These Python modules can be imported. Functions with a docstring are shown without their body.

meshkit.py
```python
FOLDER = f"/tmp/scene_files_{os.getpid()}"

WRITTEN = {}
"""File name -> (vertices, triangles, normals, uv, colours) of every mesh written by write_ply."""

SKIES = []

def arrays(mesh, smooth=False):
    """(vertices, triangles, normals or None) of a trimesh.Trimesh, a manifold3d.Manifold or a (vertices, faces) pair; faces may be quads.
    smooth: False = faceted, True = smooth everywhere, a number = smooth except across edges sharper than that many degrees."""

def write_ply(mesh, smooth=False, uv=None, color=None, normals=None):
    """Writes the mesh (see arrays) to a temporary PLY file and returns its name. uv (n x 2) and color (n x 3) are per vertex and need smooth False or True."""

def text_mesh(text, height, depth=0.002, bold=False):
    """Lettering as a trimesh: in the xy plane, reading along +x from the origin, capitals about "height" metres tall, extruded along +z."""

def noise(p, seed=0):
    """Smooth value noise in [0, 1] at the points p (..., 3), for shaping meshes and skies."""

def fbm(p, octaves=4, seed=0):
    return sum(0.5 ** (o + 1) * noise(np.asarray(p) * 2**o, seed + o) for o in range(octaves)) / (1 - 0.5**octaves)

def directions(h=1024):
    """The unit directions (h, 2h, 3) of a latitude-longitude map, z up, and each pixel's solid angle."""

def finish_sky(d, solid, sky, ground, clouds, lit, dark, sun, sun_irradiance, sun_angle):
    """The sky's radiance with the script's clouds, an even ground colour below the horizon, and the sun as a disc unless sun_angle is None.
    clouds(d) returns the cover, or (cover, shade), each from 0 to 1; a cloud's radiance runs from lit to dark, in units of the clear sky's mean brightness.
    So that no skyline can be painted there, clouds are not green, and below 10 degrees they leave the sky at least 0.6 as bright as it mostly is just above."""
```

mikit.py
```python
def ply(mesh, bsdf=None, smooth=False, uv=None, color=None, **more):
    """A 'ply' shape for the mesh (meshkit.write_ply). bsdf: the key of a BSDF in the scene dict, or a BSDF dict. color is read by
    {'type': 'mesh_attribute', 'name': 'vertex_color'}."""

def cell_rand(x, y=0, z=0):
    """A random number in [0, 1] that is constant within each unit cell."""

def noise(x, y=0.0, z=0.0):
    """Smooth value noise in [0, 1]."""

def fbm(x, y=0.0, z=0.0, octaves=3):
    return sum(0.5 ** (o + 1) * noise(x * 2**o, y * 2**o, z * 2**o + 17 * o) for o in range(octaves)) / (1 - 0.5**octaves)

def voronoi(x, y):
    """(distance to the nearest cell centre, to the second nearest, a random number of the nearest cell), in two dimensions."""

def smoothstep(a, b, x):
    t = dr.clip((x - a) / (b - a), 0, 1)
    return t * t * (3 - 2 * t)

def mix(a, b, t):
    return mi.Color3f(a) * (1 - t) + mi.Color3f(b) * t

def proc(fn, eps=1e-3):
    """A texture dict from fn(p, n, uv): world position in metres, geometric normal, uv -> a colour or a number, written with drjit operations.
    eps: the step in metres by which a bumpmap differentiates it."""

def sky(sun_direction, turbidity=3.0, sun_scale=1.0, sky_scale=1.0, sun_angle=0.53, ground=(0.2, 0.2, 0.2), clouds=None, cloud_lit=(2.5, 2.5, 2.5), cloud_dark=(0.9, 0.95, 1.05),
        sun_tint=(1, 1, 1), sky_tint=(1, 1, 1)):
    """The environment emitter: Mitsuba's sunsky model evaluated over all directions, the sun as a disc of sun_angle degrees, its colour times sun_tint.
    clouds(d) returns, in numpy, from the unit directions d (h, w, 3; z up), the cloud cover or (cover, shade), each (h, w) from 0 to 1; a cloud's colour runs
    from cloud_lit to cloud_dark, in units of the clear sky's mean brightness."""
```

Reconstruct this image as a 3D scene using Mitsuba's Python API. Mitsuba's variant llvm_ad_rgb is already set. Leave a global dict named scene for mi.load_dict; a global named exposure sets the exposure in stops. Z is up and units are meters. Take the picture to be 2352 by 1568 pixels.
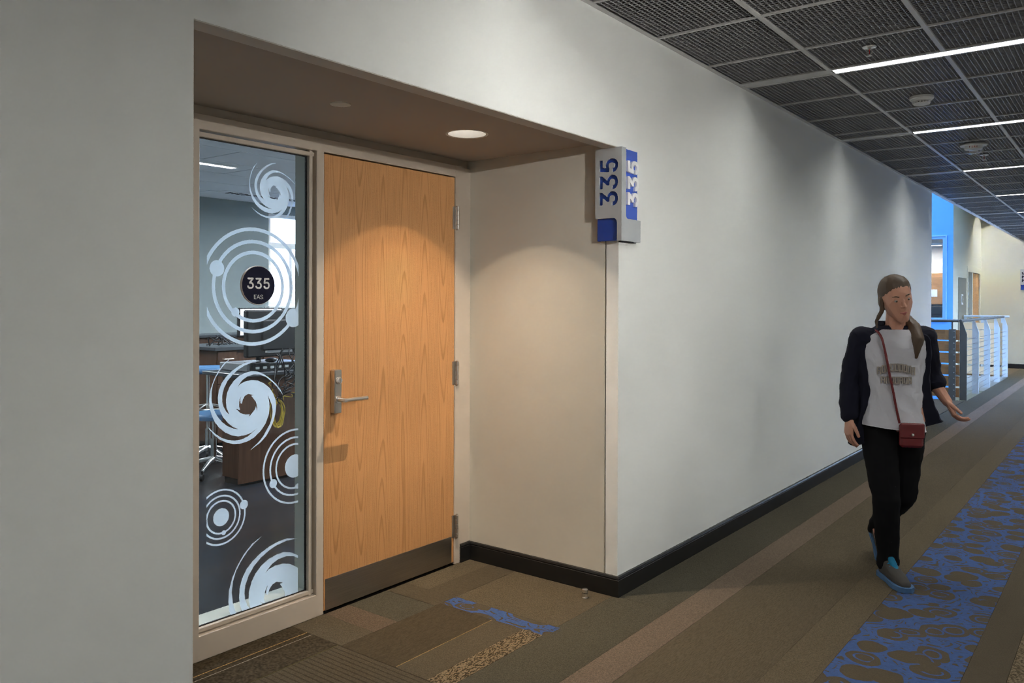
import math, random
import numpy as np, trimesh
import drjit as dr
import mitsuba as mi
import mikit, meshkit
import manifold3d as m3
from shapely.geometry import Polygon, Point, box as sbox
from shapely.ops import unary_union
from shapely import affinity
T = mi.ScalarTransform4f
PI = math.pi
rng = random.Random(7)
np.random.seed(7)

# ------------------------------------------------------------------ camera, sky, large lights, exposure
scene, labels = {}, {}
CAM = (2.0136, -3.4607, 1.4469)
_yaw, _pit, _rol = map(math.radians, (37.6823, -0.2666, 0.1911))
_f = np.array([-math.sin(_yaw) * math.cos(_pit), math.cos(_yaw) * math.cos(_pit), math.sin(_pit)])
_r = np.array([math.cos(_yaw), math.sin(_yaw), 0.0])
_u = np.cross(_r, _f)
_up = -math.sin(_rol) * _r + math.cos(_rol) * _u
scene['camera'] = {'type': 'perspective', 'fov': math.degrees(2 * math.atan(1176 / 1857.94)), 'fov_axis': 'x', 'near_clip': 0.05,
                   'principal_point_offset_y': 82.407 / 1568,
                   'to_world': T().look_at(origin=list(CAM), target=list(np.array(CAM) + _f), up=list(_up))}
exposure = 0.30
scene['sky'] = mikit.sky((0.3, -0.2, 0.93), turbidity=4.0, sun_scale=0.0, sky_scale=60, sky_tint=(0.95, 1.0, 1.12), ground=(0.25, 0.25, 0.25))
STRIP = (49.0, 49.5, 47.0)          # radiance of the corridor's linear lights
DOWN_ALCOVE = (14.0, 11.4, 8.6)     # intensity of the alcove downlight
UNSEEN_WALL_LAMP = (45.0, 43.5, 41.0)        # unseen wall lamp opposite, placed to light the sign corner
UNSEEN_ROOM_STRIP = (21.0, 23.5, 25.5)       # unseen classroom lamps, placed to brighten the room and the decals

# ------------------------------------------------------------------ materials
def rgb(*c): return {'type': 'rgb', 'value': list(c)}
def srgb(r, g, b): return [((c / 255 / 12.92) if c / 255 <= .04045 else ((c / 255 + .055) / 1.055) ** 2.4) for c in (r, g, b)]
def paint(name, col, rough=.6, spec=.3, metal=0.0, **kw):
    d = {'type': 'principled', 'base_color': col if isinstance(col, dict) else rgb(*col), 'roughness': rough, 'metallic': metal, **kw}
    if not metal: d['specular'] = spec
    scene[name] = {'type': 'twosided', 'bsdf': d}
    return name
N, F = mikit.noise, mikit.fbm

def wall_tint(p, n, uv):
    v = F(p.x * 3 + p.y * 2.3, p.y * 2.1, p.z * 2.7, 2)
    return mi.Color3f(.790, .800, .775) * (0.985 + 0.03 * v)
def oak(p, n, uv):
    W = .148
    s = p.y / W + 40.0
    k = dr.floor(s)
    u = s - k - .5
    c = mikit.cell_rand(k) 
    warp = N(p.y * 9, p.z * 1.1, 3.0) - .5
    w2 = N(p.y * 34, p.z * 2.5, 9.0) - .5
    flip = dr.select(mikit.cell_rand(k, 5) > .5, 1.0, -1.0)
    ph = 24 * u * u + flip * p.z * 3.4 + c * 7 + warp * 3.0 + w2 * .5
    fr = ph - dr.floor(ph)
    line = mikit.smoothstep(.55, .92, fr) * (1 - mikit.smoothstep(.92, 1.0, fr))
    pore = N(p.y * 800, p.z * 16, 1.0)
    pore2 = N(p.y * 330, p.z * 7, 5.0)
    tone = .95 + .10 * N(p.y * 5, p.z * .5, 7.0)
    col = mikit.mix((.50, .255, .105), (.335, .150, .052), .62 * line + .16 * pore2)
    return col * tone * (.90 + .16 * pore)
def boards(p, n, uv):
    q = p.x + p.y
    g = F(q * 6, p.z * 55, p.y * 2, 3)
    k = mikit.cell_rand(dr.floor(p.z / .165), dr.floor(q / .9))
    g2 = N(q * 30, p.z * 300)
    return mikit.mix((.46, .25, .10), (.31, .145, .05), .6 * g + .35 * g2) * (.85 + .3 * k)
def cabinet_wood(p, n, uv):
    g = F((p.x + p.y) * 60, p.z * 4, p.y * 2, 3)
    return mikit.mix((.070, .032, .017), (.040, .017, .009), g)
def inside(p, x0, x1, y0, y1):
    return (p.x > x0) & (p.x <= x1) & (p.y > y0) & (p.y <= y1)
def blob_mask(x, y):
    wx = x + .030 * (N(x * 8, y * 8, 2.0) - .5) + .012 * (N(x * 24, y * 24, 4.0) - .5)
    wy = y + .030 * (N(x * 8, y * 8, 6.0) - .5) + .012 * (N(x * 24, y * 24, 8.0) - .5)
    f1, f2, r = mikit.voronoi(wx / .150, wy / .150)
    rad = .32 + .17 * r
    disc = f1 < rad
    band = mikit.fbm(wx * 7.5, wy * 7.5, 3.0, 2) * 9 + f1 * 3
    fr = band - dr.floor(band)
    ring = (f1 > rad + .10) & (fr > .66) & (f2 - f1 > .10)
    arcs = disc & (f1 > rad * .48) & (f1 < rad * .62) & (r > .5) & (N(wx * 9, wy * 9, 11.0) > .40)
    return (disc & ~arcs) | ring
def carpet(p, n, uv):
    x, y = p.x, p.y
    sp = N(x * 330, y * 330)
    sp2 = N(x * 140, y * 140, 3.0)
    rows = N(x * 420, y * 60, 5.0)
    cols = N(x * 60, y * 420, 5.0)
    soft = .94 + .12 * N(x * 1.7, y * 1.7, 9.0)
    K = mi.Color3f
    brown, olive, pink, dark = K(.100, .081, .055), K(.073, .066, .048), K(.148, .113, .084), K(.058, .045, .029)
    brown2 = K(.115, .093, .062)
    blue = K(.062, .110, .262)
    col = brown * (.72 + .36 * rows + .2 * sp)                             # x .44 to .875
    def put(c, m):
        nonlocal col
        col = dr.select(m, c, col)
    put(brown2 * (.70 + .6 * sp), inside(p, .875, 1.046, -9, 30))
    put(dr.select(blob_mask(x, y), brown * (.8 + .3 * sp), blue * (.78 + .3 * cols + .15 * sp)), inside(p, 1.046, 1.487, -9, 30))
    rib = .5 + .5 * dr.sin(y * 2 * PI / .0075)
    put(K(.100, .082, .058) * (.62 + .35 * rib + .25 * sp), inside(p, 1.487, 1.627, -9, 30))
    put(dr.select(N(x * 150, y * 260, 2.0) > .47, K(.21, .165, .11), K(.07, .053, .033)) * (.8 + .4 * sp), inside(p, 1.627, 1.86, -9, 30))
    put(olive * (.75 + .5 * sp), inside(p, 1.86, 2.2, -9, 30))
    put(olive * (.70 + .60 * sp), inside(p, -.022, .283, -9, 30))
    put(pink * (.70 + .60 * sp), inside(p, .283, .441, -9, 30))
    # the alcove's patchwork
    a = x <= -.022
    alc = brown2 * (.68 + .6 * sp)                                          # by the return wall
    def pa(c, m):
        nonlocal alc
        alc = dr.select(m, c, alc)
    rr = .5 + .5 * dr.sin(y * 2 * PI / .026)
    pa(brown * (.62 + .26 * cols + .3 * sp), inside(p, -9, -.622, -.640, .2))
    pa(brown2 * (.7 + .6 * sp), inside(p, -9, -.80, -.50, .2))
    pa(olive * 1.12 * (.7 + .6 * sp), inside(p, -9, -.622, -.885, -.640))
    pa(K(.125, .092, .066) * (.7 + .6 * sp), inside(p, -9, -.622, -1.03, -.885))
    pa(brown * (.72 + .6 * sp), inside(p, -9, -.622, -1.213, -1.03))
    pa(dark * 1.28 * (.66 + .38 * rows + .3 * sp), inside(p, -.622, -.300, -1.213, -.600))
    pa(brown * (.74 + .5 * sp), inside(p, -.300, -.128, -1.213, -.600))
    tx = N(x * 300, y * 120, 2.0)
    pa(dr.select(tx > .46, K(.235, .178, .112), K(.062, .046, .028)) * (.8 + .4 * sp), inside(p, -.128, -.022, -1.213, -.600))
    pa(dr.select(blob_mask(x * 1.0 + .31, y * 1.7 + .2), brown * (.8 + .3 * sp), blue * 1.0 * (.8 + .4 * sp)), inside(p, -.622, -.004, -.600, -.490))
    pa(dark * (.55 + .9 * sp2), inside(p, -9, -.640, -9, -1.213))
    groove = mikit.smoothstep(.72, .95, rr)
    pa(brown * (.98 - .34 * groove) * (.68 + .5 * sp), inside(p, -.640, -.022, -9, -1.213))
    pa(K(.40, .265, .11) * (.7 + .6 * cols), inside(p, -.3035, -.2985, -1.206, -.606))
    pa(K(.36, .225, .09) * (.5 + .9 * cols), inside(p, -.850, -.844, -9, -1.213))
    pa(K(.30, .265, .21) * (.5 + .9 * cols), inside(p, -.814, -.809, -9, -1.213))
    pa(K(.105, .088, .040) * (.7 + .6 * cols), inside(p, -.643, -.637, -9, -1.213))
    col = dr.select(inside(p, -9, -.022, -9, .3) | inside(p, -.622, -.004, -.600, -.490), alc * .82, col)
    return col * soft * .72
def dark_floor(p, n, uv):
    v = F(p.x * 2.2, p.y * 2.2, 0.0, 3)
    return mi.Color3f(.012, .013, .015) * (.6 + .8 * v)
def brushed(p, n, uv):
    return mi.Color3f(.44, .41, .37) * (.90 + .20 * N(p.y * 9, p.z * 700, p.x * 700))

paint('m_wall', mikit.proc(wall_tint), .75, .2)
paint('m_alcove', (.520, .497, .435), .75, .2)
paint('m_soffit', (.290, .255, .218), .8, .15)
paint('m_header_trim', (.46, .44, .40), .7, .2)
paint('m_cream', (.545, .525, .410), .75, .2)
paint('m_frame', (.480, .415, .345), .42, .4)
paint('m_base', (.010, .010, .010), .35, .4)
paint('m_oak', mikit.proc(oak), .42, .35)
paint('m_boards', mikit.proc(boards), .4, .4)
paint('m_boards_daylight_tint', (.80, .60, .37), .45, .35)  # board wood with strong daylight put into its colour
paint('m_cabinet', mikit.proc(cabinet_wood), .45, .35)
paint('m_carpet', mikit.proc(carpet), .95, .05)
paint('m_dark_floor', mikit.proc(dark_floor), .22, .5)
paint('m_steel', mikit.proc(brushed), .34, metal=1.0)
paint('m_chrome', (.80, .79, .77), .26, metal=1.0)
paint('m_nickel', (.60, .57, .53), .30, metal=1.0)
paint('m_black', (.006, .006, .007), .4, .4)
paint('m_plenum', (.004, .004, .004), .9, .1)
paint('m_grid', (.48, .475, .465), .30, .5)
paint('m_mesh', (.205, .205, .208), .30, .5)
paint('m_white', (.86, .86, .84), .45, .4)
paint('m_offwhite', (.62, .61, .57), .5, .4)
paint('m_sign_silver', (.40, .415, .425), .40, .5)
paint('m_sign_blue', (.032, .075, .375), .35, .45)
paint('m_sign_navy', (.014, .042, .250), .35, .45)
paint('m_letter_white', (.86, .86, .85), .4, .4)
paint('m_disc_navy', (.007, .008, .024), .55, .12)
paint('m_disc_rim', (.60, .49, .41), .4, .5)
paint('m_rubber', (.02, .02, .02), .6, .3)
paint('m_red_print', (.36, .03, .03), .6, .3)
paint('m_blue_wall', (.130, .370, .780), .7, .2)
paint('m_window_blue', (.22, .45, .80), .5, .3)
paint('m_rail_steel', (.115, .115, .105), .38, .5)
paint('m_post_daylight_tint', (.55, .60, .62), .4, .5)  # rail steel with bluish daylight put into its colour
paint('m_panel_olive', (.185, .175, .135), .45, .4)
paint('m_room_wall', (.235, .275, .280), .8, .15)
paint('m_room_ceiling', (.74, .76, .77), .85, .1)
paint('m_room_wall_light', (.42, .45, .42), .8, .15)
paint('m_counter', (.035, .040, .046), .25, .5)
paint('m_stool_blue', (.060, .160, .310), .45, .4)
paint('m_yellow', (.42, .30, .03), .5, .4)
paint('m_grey_plastic', (.17, .18, .19), .45, .4)
paint('m_gap', (.012, .010, .008), .9, .1)
paint('m_skin', (.52, .265, .185), .5, .35)
paint('m_hair', (.050, .029, .016), .5, .4)
paint('m_shirt', (.60, .60, .66), .85, .1, sheen=.3)
paint('m_print', (.30, .265, .235), .85, .1)
paint('m_jacket', (.0075, .008, .015), .85, .1, sheen=.3)
paint('m_pants', (.0055, .0055, .0065), .85, .1)
paint('m_bag', (.115, .012, .015), .45, .4)
paint('m_shoe', (.055, .052, .048), .75, .2)
paint('m_sole', (.060, .130, .250), .6, .3)
paint('m_lace', (.012, .140, .260), .7, .2)
paint('m_eye_white', (.36, .34, .32), .25, .5)
paint('m_iris', (.05, .035, .025), .2, .5)
paint('m_lip', (.36, .12, .10), .45, .4)
scene['m_glass'] = {'type': 'thindielectric', 'int_ior': 1.5}
scene['m_film'] = {'type': 'principledthin', 'base_color': rgb(.72, .83, .94), 'roughness': .7, 'diff_trans': 1.5, 'eta': 1.2}
scene['m_dome'] = {'type': 'thindielectric', 'int_ior': 1.5}

# ------------------------------------------------------------------ mesh helpers
def mf(o):
    m = o.to_mesh() if hasattr(o, 'to_mesh') else o
    if hasattr(m, 'vert_properties'):
        return trimesh.Trimesh(np.array(m.vert_properties[:, :3]), np.array(m.tri_verts), process=False)
    return m
def to_man(tm):
    return m3.Manifold(m3.Mesh(np.asarray(tm.vertices, np.float32), np.asarray(tm.faces, np.uint32)))
def bx(x0, x1, y0, y1, z0, z1, c=0.0):
    """a box, with chamfered edges when c > 0"""
    if c <= 0:
        b = trimesh.creation.box((x1 - x0, y1 - y0, z1 - z0))
        b.apply_translation(((x0 + x1) / 2, (y0 + y1) / 2, (z0 + z1) / 2))
        return b
    c = min(c, .45 * min(x1 - x0, y1 - y0, z1 - z0))
    pts = []
    for sx in (0, 1):
        for sy in (0, 1):
            for sz in (0, 1):
                X, Y, Z = (x0, x1)[sx], (y0, y1)[sy], (z0, z1)[sz]
                dx, dy, dz = (c, -c)[sx], (c, -c)[sy], (c, -c)[sz]
                pts += [(X, Y + dy, Z + dz), (X + dx, Y, Z + dz), (X + dx, Y + dy, Z)]
    return mf(m3.Manifold.hull_points(np.array(pts)))
def cat(*ms):
    L = []
    for m in ms:
        L += list(m) if isinstance(m, (list, tuple)) else [m]
    return trimesh.util.concatenate(L)
def cyl(p, q, r, n=24, r2=None):
    p, q = np.array(p, float), np.array(q, float)
    d = q - p; L = np.linalg.norm(d)
    m = mf(m3.Manifold.cylinder(L, r, r if r2 is None else r2, n))
    m.apply_transform(trimesh.geometry.align_vectors([0, 0, 1], d / L))
    m.apply_translation(p)
    return m
def lathe(profile, at=(0, 0, 0), n=32, axis=(0, 0, 1)):
    m = trimesh.creation.revolve(np.array(profile, float), sections=n)
    if tuple(axis) != (0, 0, 1):
        m.apply_transform(trimesh.geometry.align_vectors([0, 0, 1], axis))
    m.apply_translation(at)
    return m
def sweep(pts, r, n=8, closed=False):
    p = np.array(pts, float)
    t = np.gradient(p, axis=0); t /= np.linalg.norm(t, axis=1, keepdims=True) + 1e-12
    a = np.cross(t[0], [0, 0, 1.0] if abs(t[0][2]) < .9 else [1.0, 0, 0]); a /= np.linalg.norm(a)
    rr = np.broadcast_to(r, (len(p),))
    V = []
    for i in range(len(p)):
        a = a - t[i] * (a @ t[i]); a /= np.linalg.norm(a) + 1e-12
        b = np.cross(t[i], a)
        for k in range(n):
            th = 2 * PI * k / n
            V.append(p[i] + rr[i] * (math.cos(th) * a + math.sin(th) * b))
    Fc = []
    for i in range(len(p) - 1):
        for k in range(n):
            q0, q1 = i * n + k, i * n + (k + 1) % n
            Fc += [(q0, q1, q1 + n), (q0, q1 + n, q0 + n)]
    m = len(V); V += [p[0], p[-1]]
    for k in range(n):
        Fc += [(m, (k + 1) % n, k), (m + 1, (len(p) - 1) * n + k, (len(p) - 1) * n + (k + 1) % n)]
    return trimesh.Trimesh(np.array(V), np.array(Fc), process=False)
def prism(poly, depth, frame):
    """extrudes a shapely polygon (a, b) by depth along c; frame = (origin, ea, eb, ec)"""
    parts = getattr(poly, 'geoms', [poly])
    ms = [trimesh.creation.extrude_polygon(g, depth, engine='earcut') for g in parts if g.area > 1e-9]
    m = trimesh.util.concatenate(ms)
    o, ea, eb, ec = (np.array(v, float) for v in frame)
    M = np.eye(4); M[:3, 0], M[:3, 1], M[:3, 2], M[:3, 3] = ea, eb, ec, o
    m.apply_transform(M)
    return m
def flat(poly, frame):
    """a single-sided sheet of a shapely polygon"""
    V, Fc, k = [], [], 0
    for g in getattr(poly, 'geoms', [poly]):
        if g.area < 1e-8: continue
        v, f = trimesh.creation.triangulate_polygon(g, engine='earcut')
        V.append(v); Fc.append(f + k); k += len(v)
    v, f = np.vstack(V), np.vstack(Fc)
    o, ea, eb, _ = (np.array(q, float) for q in frame)
    return trimesh.Trimesh(o + v[:, :1] * ea + v[:, 1:2] * eb, f, process=False)
used = {}
def nkey(k):
    if k not in used:
        used[k] = 0
        return k
    used[k] += 1
    return f'{k}_{used[k]:03d}'
def add(key, mesh, mat, smooth=False, label=None, cat=None, group=None, kind=None, **more):
    key = nkey(key)
    scene[key] = mikit.ply(mesh, mat, smooth=smooth, **more)
    tag(key, label, cat, group, kind)
    return key
def tag(key, label=None, cat=None, group=None, kind=None):
    d = {k: v for k, v in dict(label=label, category=cat, group=group, kind=kind).items() if v}
    if d: labels[key] = d
def root(key, label, cat=None, group=None, kind=None):
    key = nkey(key); tag(key, label, cat, group, kind)
    return key

# ------------------------------------------------------------------ the large structure
YL, YE, HC, WR = -2.2596, 7.640, 2.8215, 2.95
SOF, HDR, XB = 2.235, 2.2067, -1.09
S = 'structure'
add('wall_left', cat(bx(XB, 0, -6.2, YL, -.02, 3.3), bx(-.070, 0, YL, 0, HDR, 3.3), bx(-.068, 0, 0, YE, -.02, 3.3), bx(XB, -.068, .020, YE, -.02, 3.3)), 'm_wall',
    label='long pale grey painted corridor wall with the recessed door opening', kind=S)
add('wall_alcove', cat(bx(XB, -.078, 0, .0195, -.02, 2.9)), 'm_alcove', label='taupe side wall of the door recess, lit by the downlight', kind=S)
add('trim_1', bx(-.080, -.066, .009, .0185, .11, 2.3), 'm_grid', label='thin grey metal reveal strip beside the corner of the door recess', kind=S)
add('trim_2', bx(-.070, -.0005, YL, 0, HDR - .004, HDR + .003), 'm_header_trim', label='grey edge strip under the header of the door recess', kind=S)
DL1 = (-.486, -.576)
add('ceiling_alcove', mf(to_man(bx(XB, -.078, YL, .02, SOF, 2.6)) - m3.Manifold.cylinder(.4, .090, .090, 48).translate((DL1[0], DL1[1], SOF - .1))), 'm_soffit', label='low brown grey soffit over the door recess', kind=S)
add('wall_alcove_back', cat(bx(XB, -.983, YL, .01, 2.196, 2.6), bx(XB, -.962, YL - .01, -1.722, -.02, 2.3), bx(XB, -.958, -.0865, .01, -.02, 2.19)), 'm_frame',
    label='narrow strips of taupe wall around the door frame', kind=S)

def baseboard(key, segs, label):
    """segs: (p, q, outward normal, m0, m1): a profiled strip along p-q, m0 and m1 lengthen it at the mitres"""
    prof = [(0, 0), (.014, 0), (.014, .082), (.0115, .0835), (.0115, .087), (.0135, .090), (.0105, .099), (.006, .1015), (0, .1015)]
    ms = []
    for p, q, nrm, e0, e1 in segs:
        p, q, nrm = np.array(p, float), np.array(q, float), np.array(nrm, float)
        d = (q - p) / np.linalg.norm(q - p)
        V = [np.append(p + nrm * a - d * a * e0, b) for a, b in prof] + [np.append(q + nrm * a + d * a * e1, b) for a, b in prof]
        k = len(prof)
        Fc = [(i, (i + 1) % k, (i + 1) % k + k) for i in range(k)] + [(i, (i + 1) % k + k, i + k) for i in range(k)]
        Fc += [(0, i + 1, i) for i in range(1, k - 1)] + [(k, k + i, k + i + 1) for i in range(1, k - 1)]
        m = trimesh.Trimesh(np.array(V), np.array(Fc), process=False)
        ms.append(m)
    add(key, cat(*ms), 'm_base', label=label, kind=S)
baseboard('baseboard_left', [((-.957, -.088), (-.957, 0), (1, 0), 0, -1), ((-.957, 0), (0, 0), (0, -1), -1, 1), ((0, 0), (0, YE), (1, 0), 1, 1), ((0, YE), (-1.0, YE), (0, 1), 1, 0)],
          'black baseboard running from the door round the corner along the corridor wall')
baseboard('baseboard_front', [((0, -6), (0, YL), (1, 0), 0, 1), ((0, YL), (-.96, YL), (0, 1), 1, -1)], 'black baseboard on the wall before the door recess')

# floor: a slab with the carpet pieces on it
add('floor', cat(bx(XB, 3.1, -6.2, 10.183, -.25, -.006), bx(.018, 3.1, 10.183, 15.06, -.25, -.006), bx(-1.3, 3.1, 15.06, 24, -.25, -.006), bx(-6, XB, 7.0, 10.183, -.25, -.006)), 'm_gap',
    label='corridor floor with striped and patchwork carpet', kind=S)
def carpet_piece(x0, x1, y0, y1, label=None, name='floor__carpet_tile'):
    g = .0006
    add(name, bx(x0 + g, x1 - g, y0 + g, y1 - g, -.006, rng.uniform(-.0004, .0004), .0), 'm_carpet', label=label)
cs = 'floor__carpet_strip'
for x0, x1, lb in [(-.022, .283, 'dark olive carpet strip along the baseboard'), (.283, .441, 'pinkish beige carpet strip'), (.441, .875, 'brown carpet strip'), (.875, 1.046, 'lighter brown carpet strip beside the blue band'),
                   (1.046, 1.487, 'blue carpet band with brown ovals and rings'), (1.487, 1.627, 'ribbed dark brown carpet strip'), (1.627, 1.86, 'flecked beige carpet strip'), (1.86, 2.2, 'olive carpet strip'), (2.2, 2.95, None)]:
    if x0 < 0:
        carpet_piece(0.0, x1, 0, 10.18, lb, cs); carpet_piece(x0, x1, -6, 0, lb, cs); carpet_piece(.02, x1, 10.18, 15.06, lb, cs); carpet_piece(0, x1, 15.06, 17.669, lb, cs); carpet_piece(.11, x1, 17.669, 24, None, cs)
    else: carpet_piece(x0, x1, -6, 24, lb, cs)
for a in [(-.953, -.622, -.640, 0), (-.622, -.022, -.490, 0), (-.953, -.622, -.885, -.640), (-.953, -.622, -1.03, -.885), (-.953, -.622, -1.213, -1.03), (-.622, -.300, -1.213, -.600), (-.300, -.128, -1.213, -.600)]:
    carpet_piece(*a)
carpet_piece(-.128, -.022, -1.213, -.600, 'flecked beige carpet tile before the door')
carpet_piece(-.622, -.022, -.600, -.490, 'blue patterned carpet tile before the door')
carpet_piece(-.953, -.640, YL, -1.213, 'dark carpet tile with two thin light lines')
carpet_piece(-.640, -.022, YL, -1.213, 'grooved brown carpet tile')
for y0 in np.arange(7.66, 10.1, .61):
    for x0 in np.arange(-5.5, -.01, .61):
        carpet_piece(max(x0, -5.5), min(x0 + .61, 0), y0, min(y0 + .61, 10.183))
for y0 in np.arange(15.06, 17.6, .61): carpet_piece(-.80, 0, y0, min(y0 + .61, 17.669))
# far walls round the atrium
YB, X1, YR = 14.131, -.800, 17.669
WX0, WX1, WZ0, WZ1 = -2.6, -.935, 1.12, 2.743
add('wall_atrium', cat(bx(-6, WX0, YB, YB + .15, -4, 7), bx(WX1, X1 - .0005, YB, YB + .15, -4, 7), bx(WX0, WX1, YB, YB + .15, -4, WZ0), bx(WX0, WX1, YB, YB + .15, WZ1, 7)), 'm_blue_wall',
    label='bright blue wall across the atrium with a window', kind=S)
add('wall_end', cat(bx(X1 - .1, X1, YB + .004, 15.755, -4, 7), bx(X1 - .1, X1, 17.50, YR, -.2, 7), bx(X1 - .1, X1, 15.755, 17.50, 2.235, 7), bx(X1 - .1, .105, YR, 24, -.2, 7)), 'm_cream', label='cream walls at the far end of the corridor', kind=S)
add('wall_far', cat(bx(-.2, 3.1, 24, 24.1, -.2, 3.3)), 'm_cream', label='far wall closing the corridor, out of sight', kind=S)
baseboard('baseboard_end', [((X1, YB), (X1, 15.70), (1, 0), 0, 0), ((X1, 17.55), (X1, YR), (1, 0), 0, -1), ((X1, YR), (.105, YR), (0, -1), -1, 1), ((.105, YR), (.105, 24), (1, 0), 1, 0)], 'black baseboard at the far end of the corridor')
add('wall_atrium_side', cat(bx(-6.1, -6, 7.5, YB + .2, -4, 7), bx(-6, XB, YE - .15, YE, -.2, 7), bx(XB, 0, YE - .15, YE, 3.3, 7), bx(-6, 0, 10.0, 10.183, -4, -.25), bx(-1.3, .018, 15.06, 15.2, -4, -.25), bx(.018, .1, 10.1, 15.2, -4, -.25)), 'm_cream', label='pale walls of the atrium shaft', kind=S)
add('floor_lower', bx(-6, .1, 10, 15.2, -4.1, -4), 'm_offwhite', label='light floor of the storey below, seen between the railing boards', kind=S)
add('wall_atrium_top', cat(bx(-.02, .06, YE, 24, HC + .03, 7), bx(-6, 0, 15.2, 15.3, 3.75, 7)), 'm_cream', label='upper atrium wall above the corridor ceiling', kind=S)
add('trim_3', cat(bx(-1.28, .0, 15.045, 15.0595, -.3, -.001), bx(-1.28, -.8, 15.0, 15.045, -.3, -.02)), 'm_offwhite', label='pale edge of the floor opening under the far railing', kind=S)
# unseen atrium roof, opened to the sky to light the blue wall
add('unseen_skylight_1', cat(bx(-6.1, -5.2, 7.4, 15.3, 7, 7.15), bx(-.6, .1, 7.4, 15.3, 7, 7.15), bx(-5.2, -.6, 7.4, 8.2, 7, 7.15), bx(-5.2, -.6, 14.4, 15.3, 7, 7.15)), 'm_white', label='unseen atrium roof, its opening to the sky placed to light the blue wall and railings', kind=S)
for i in range(3): add('unseen_skylight_1__bar', bx(-5.2, -.6, 9.7 + i * 1.55, 9.76 + i * 1.55, 7, 7.12), 'm_grid')
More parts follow.
